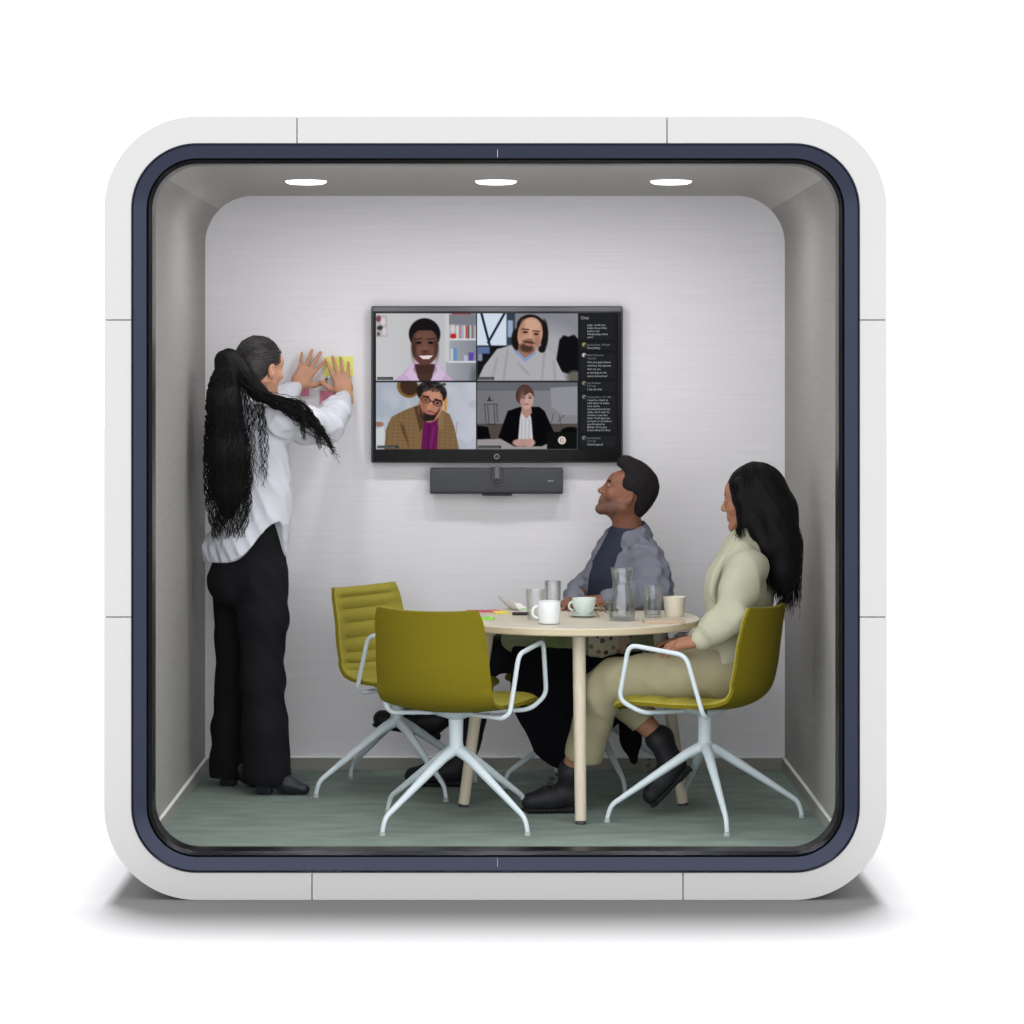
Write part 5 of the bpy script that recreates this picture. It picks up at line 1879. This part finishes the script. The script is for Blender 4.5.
# ================================================================== seated woman
def seated_woman():
    fw = unit((-0.92, 0.38, 0.0)); lf = np.array((-fw[1], fw[0], 0.0))
    hc = W(751, 498, 10.37)
    HB = frame((-0.95, 0.26, -0.10))
    body = Field((0.02, -0.70, 0.0), (1.18, 0.30, 1.34), 0.0042)
    head(body, hc, HB, 1.0, True)
    body.cone(hc + HB @ np.array((0, -0.02, -0.055)), W(757, 548, 10.38), 0.050, 0.056, 0.03)
    hips = W(726, 671, 10.34)
    body.chain([W(750, 565, 10.37), W(738, 620, 10.36), hips], [0.10, 0.095, 0.10], 0.03, (fw, 1.4))
    sL, eL, wL = W(747, 568, 10.19), W(733, 615, 10.12), W(699, 640.5, 10.14)
    sR, eR, wR = W(742, 562, 10.54), W(728, 620, 10.56), W(690, 640, 10.42)
    for a, b, c in ((sL, eL, wL), (sR, eR, wR)):
        body.cone(W(754, 560, 10.37), a, 0.05, 0.045, 0.03)
        body.chain([a, b, c], [0.042, 0.036, 0.025], 0.02)
    hand(body, wL, (-1, 0.35, -0.22), (-0.2, -0.35, 1), (0.2, 1, 0), 0.98, (0.25, 0.28, 0.3, 0.35), 0.6)
    hand(body, wR, (-1, -0.1, -0.1), (0, 0.2, 1), (0, -1, 0), 0.98, (0.3, 0.3, 0.3, 0.35), 0.6)
    k1, a1 = W(603, 686, 10.35), W(571, 770, 10.46)
    k2, a2 = W(612, 690, 10.50), W(658, 737, 10.48)
    body.chain([hips, k1, a1], [0.085, 0.055, 0.036], 0.03)
    body.chain([hips, k2, a2], [0.085, 0.055, 0.036], 0.03)
    V, F = body.mesh(1)
    m = head_paint(V, F, hc, HB)
    root = link('person', V, F, None, mats=[M['skin_c'], M['lips'], M['brow'], M['eye_white'], M['brow']], fmat=m)
    tag(root, 'seated woman with long straight black hair, sage blazer, khaki trousers and black boots', 'person')
    # blazer
    J = Field((0.66, -0.72, 0.50), (1.20, 0.20, 1.12), 0.0042)
    J.chain([W(750, 562, 10.37), W(741, 588, 10.37), W(737, 625, 10.36)], [0.146, 0.158, 0.150], 0.05, (fw, 1.42))
    J.cone(W(737, 625, 10.36), W(730, 658, 10.35), 0.150, 0.155, 0.05, (fw, 1.5))
    J.cone(W(724, 578, 10.35), W(722, 592, 10.33), 0.045, 0.040, 0.05)
    J.cone(sL + (-0.01, 0.02, 0.005), sR + (0.01, 0, 0.005), 0.062, 0.060, 0.05)
    J.cone(W(754, 546, 10.37), W(752, 540, 10.37), 0.062, 0.060, 0.03)
    J.chain([sL, 0.5 * (sL + eL) + (-0.005, 0, 0), eL, 0.5 * (eL + wL) + (0, 0, 0.0), wL + (0.012, 0, 0.004)], [0.070, 0.066, 0.058, 0.054, 0.046], 0.03)
    J.chain([sR, eR, wR + (0.03, 0, 0)], [0.068, 0.058, 0.044], 0.03)
    f1 = folds(41, (0.8, 0.3, 0.5), 22, 3, 1.0); f2 = noise3(42, 15)
    J.warp(lambda X, Y, Z: 0.020 * f1(X, Y, Z) + 0.004 * f2(X, Y, Z))
    V, F = J.mesh(2)
    bz_ = link('blazer', V, F, M['blazer'], root)
    # lapel along the front edge and the cuff
    P = catmull([W(740, 540, 10.27), W(729, 552, 10.25), W(717, 572, 10.235), W(712, 592, 10.235), W(716, 604, 10.24)], 24)
    vs, fs = tube(P, np.interp(np.linspace(0, 1, 24), [0, 0.3, 0.8, 1], [0.010, 0.017, 0.014, 0.005]), 10)
    link('lapel', vs, fs, M['blazer'], bz_)
    e1 = unit(wL - eL)
    u1 = unit(np.cross(e1, (0, 1, 0))); v1 = np.cross(e1, u1)
    for off in (0.040,):
        bc = wL - e1 * off
        pts = [bc + 0.049 * (math.cos(a) * u1 + math.sin(a) * v1) for a in np.linspace(0, 2 * PI, 32, endpoint=False)]
        vs, fs = tube(pts, 0.0045, 8, closed=True)
        link('cuff', vs, fs, M['blazer'], bz_)
    # trousers
    Tn = Field((0.18, -0.62, 0.10), (1.15, 0.22, 0.76), 0.0045)
    Tn.cone(W(733, 640, 10.35), hips, 0.13, 0.14, 0.05, (fw, 1.4))
    Tn.chain([hips + (0, -0.05, 0), W(680, 675, 10.28), W(618, 682, 10.33), W(600, 692, 10.36), W(592, 722, 10.41), W(584, 756, 10.45)], [0.095, 0.095, 0.088, 0.078, 0.074, 0.072], 0.03)
    Tn.chain([hips + (0, 0.05, 0), W(680, 672, 10.44), W(615, 684, 10.50), W(626, 700, 10.50), W(646, 722, 10.49)], [0.095, 0.090, 0.075, 0.068, 0.058], 0.03)
    t1 = folds(51, (1, 0.2, 0.5), 24, 3, 0.9); t2 = noise3(52, 16)
    Tn.warp(lambda X, Y, Z: 0.013 * t1(X, Y, Z) + 0.004 * t2(X, Y, Z))
    # cut the two hems clean
    n1 = unit(W(584, 756, 10.45) - W(592, 722, 10.41)); c1 = W(581, 757, 10.45)
    n2 = unit(W(646, 722, 10.49) - W(626, 700, 10.50)); c2 = W(645, 721, 10.49)

    def hems(X, Y, Z):
        g1 = (X - c1[0]) * n1[0] + (Y - c1[1]) * n1[1] + (Z - c1[2]) * n1[2]
        g2 = (X - c2[0]) * n2[0] + (Y - c2[1]) * n2[1] + (Z - c2[2]) * n2[2]
        left_leg = (X - c1[0]) ** 2 + (Y - c1[1]) ** 2 + (Z - c1[2]) ** 2 < 0.15 ** 2
        right_leg = (X - c2[0]) ** 2 + (Y - c2[1]) ** 2 + (Z - c2[2]) ** 2 < 0.12 ** 2
        return np.where(left_leg, g1, np.where(right_leg, g2, -0.05))
    Tn.cut(hems)
    V, F = Tn.mesh(2)
    link('trousers', V, F, M['khaki'], root)
    z = np.array((0, 0, 1.0))
    heel, toe = W(581, 812, 10.48), W(520, 813, 10.45)
    heel[2] = toe[2] = 0.002
    boot(root, a1 + (0.0, 0, -0.01), heel, toe, z, np.array((0.05, -0.32, -0.004)), np.array((0.42, 0.05, 0.33)), True, 0.046, shaft=W(572.5, 768, 10.47))
    toe = W(652, 817, 10.40); toe[2] = 0.018
    heel = W(693, 768, 10.42)
    boot(root, a2 + (0.01, 0, -0.005), heel, toe, W(640, 760, 10.43) - W(675, 795, 10.42), np.array((0.45, -0.42, -0.004)), np.array((0.86, 0.06, 0.42)), True, 0.046, shaft=W(657, 738, 10.48))
    # bracelet-like dark band at the wrist
    # hair
    Hh = Field(W(700, 620, 10.0), W(830, 455, 10.75), 0.0042)
    Lh = lambda x, y, z_: hc + HB @ np.array((x, y, z_))
    Hh.ell(Lh(0, -0.018, 0.036), (0.088, 0.104, 0.094), HB, 0.01)
    Hh.chain([Lh(0, -0.05, 0.02), Lh(0.0, -0.075, -0.06), W(779, 548, 10.33), W(783, 572, 10.31), W(785, 588, 10.30)], [0.085, 0.088, 0.080, 0.058, 0.03], 0.04)
    Hh.chain([Lh(-0.068, 0.038, 0.055), Lh(-0.078, 0.028, 0.0), Lh(-0.074, 0.022, -0.06), W(738, 533, 10.27)], [0.022, 0.022, 0.020, 0.006], 0.03)
    Hh.chain([Lh(-0.07, 0.0, 0.0), Lh(-0.075, -0.02, -0.07), W(766, 548, 10.27)], [0.03, 0.035, 0.03], 0.03)
    Hh.chain([Lh(0.06, 0.01, 0.02), Lh(0.07, 0.0, -0.06)], [0.03, 0.03], 0.03)
    Hh.ell(Lh(0, 0.108, -0.040), (0.075, 0.070, 0.112), HB, 0.012, 'sub')
    Hh.cone(W(757, 562, 10.38), W(757, 540, 10.38), 0.05, 0.05, 0.01, op='sub')
    fh = folds(61, (1, 0.9, 0.12), 75, 4, 0.25)
    Hh.warp(lambda X, Y, Z: 0.004 * fh(X, Y, Z))
    capVF = Hh.mesh(1)
    r_ = np.random.default_rng(8)
    paths = []
    for k in range(520):
        ps = r_.uniform(-0.6, 2.1)                     # 0 is the near side, pi/2 the back of the head
        u = max(0.0, (ps + 0.35) / 2.45)
        C_ = []
        for th in (0.03, 0.5, 0.95, 1.4, 1.75):
            e_ = np.array((-math.cos(ps) * math.sin(th) * 0.0905, -math.sin(ps) * math.sin(th) * 0.107, math.cos(th) * 0.0965))
            C_.append(Lh(0, -0.018, 0.036) + HB @ (e_ * r_.uniform(0.985, 1.01)))
        dep = r_.uniform(0.8, 1.0)
        dd = 10.34 - 0.085 * math.cos(ps) * dep
        ex = 768 + 30 * u + r_.normal() * 2.5
        ey = 576 + 24 * math.sin(min(1, max(0, u)) * 2.2) + r_.normal() * 7
        C_ += [W(751 + 47 * u + r_.normal(), 532, dd), W(759 + 42 * u + r_.normal(), 554, dd), W(ex, ey, dd + 0.01)]
        P = catmull(C_, 40)
        P += np.cumsum(r_.normal(size=P.shape) * 0.0004, 0)
        paths.append((P, r_.uniform(0.0016, 0.0026), 0.0007))
    for k in range(90):                                 # the front lock falling past the cheek
        j = r_.normal(size=3) * 0.005
        f_ = r_.uniform(-0.012, 0.02)
        C_ = [Lh(-0.050, 0.025 + f_, 0.100), Lh(-0.086, 0.040 + f_ * .8, 0.055) + j * .6, Lh(-0.100, 0.030 + f_ * .6, 0.0) + j * .6,
              Lh(-0.095, 0.024 + f_ * .4, -0.06) + j, W(739 + r_.normal() * 2.5, 533 + r_.normal() * 4, 10.265)]
        paths.append((catmull(C_, 34), 0.0020, 0.0008))
    VF = joinVF(capVF, strands(paths))
    link('hair', VF[0], VF[1], M['hair'], root)


standing_woman()
seated_man()
seated_woman()
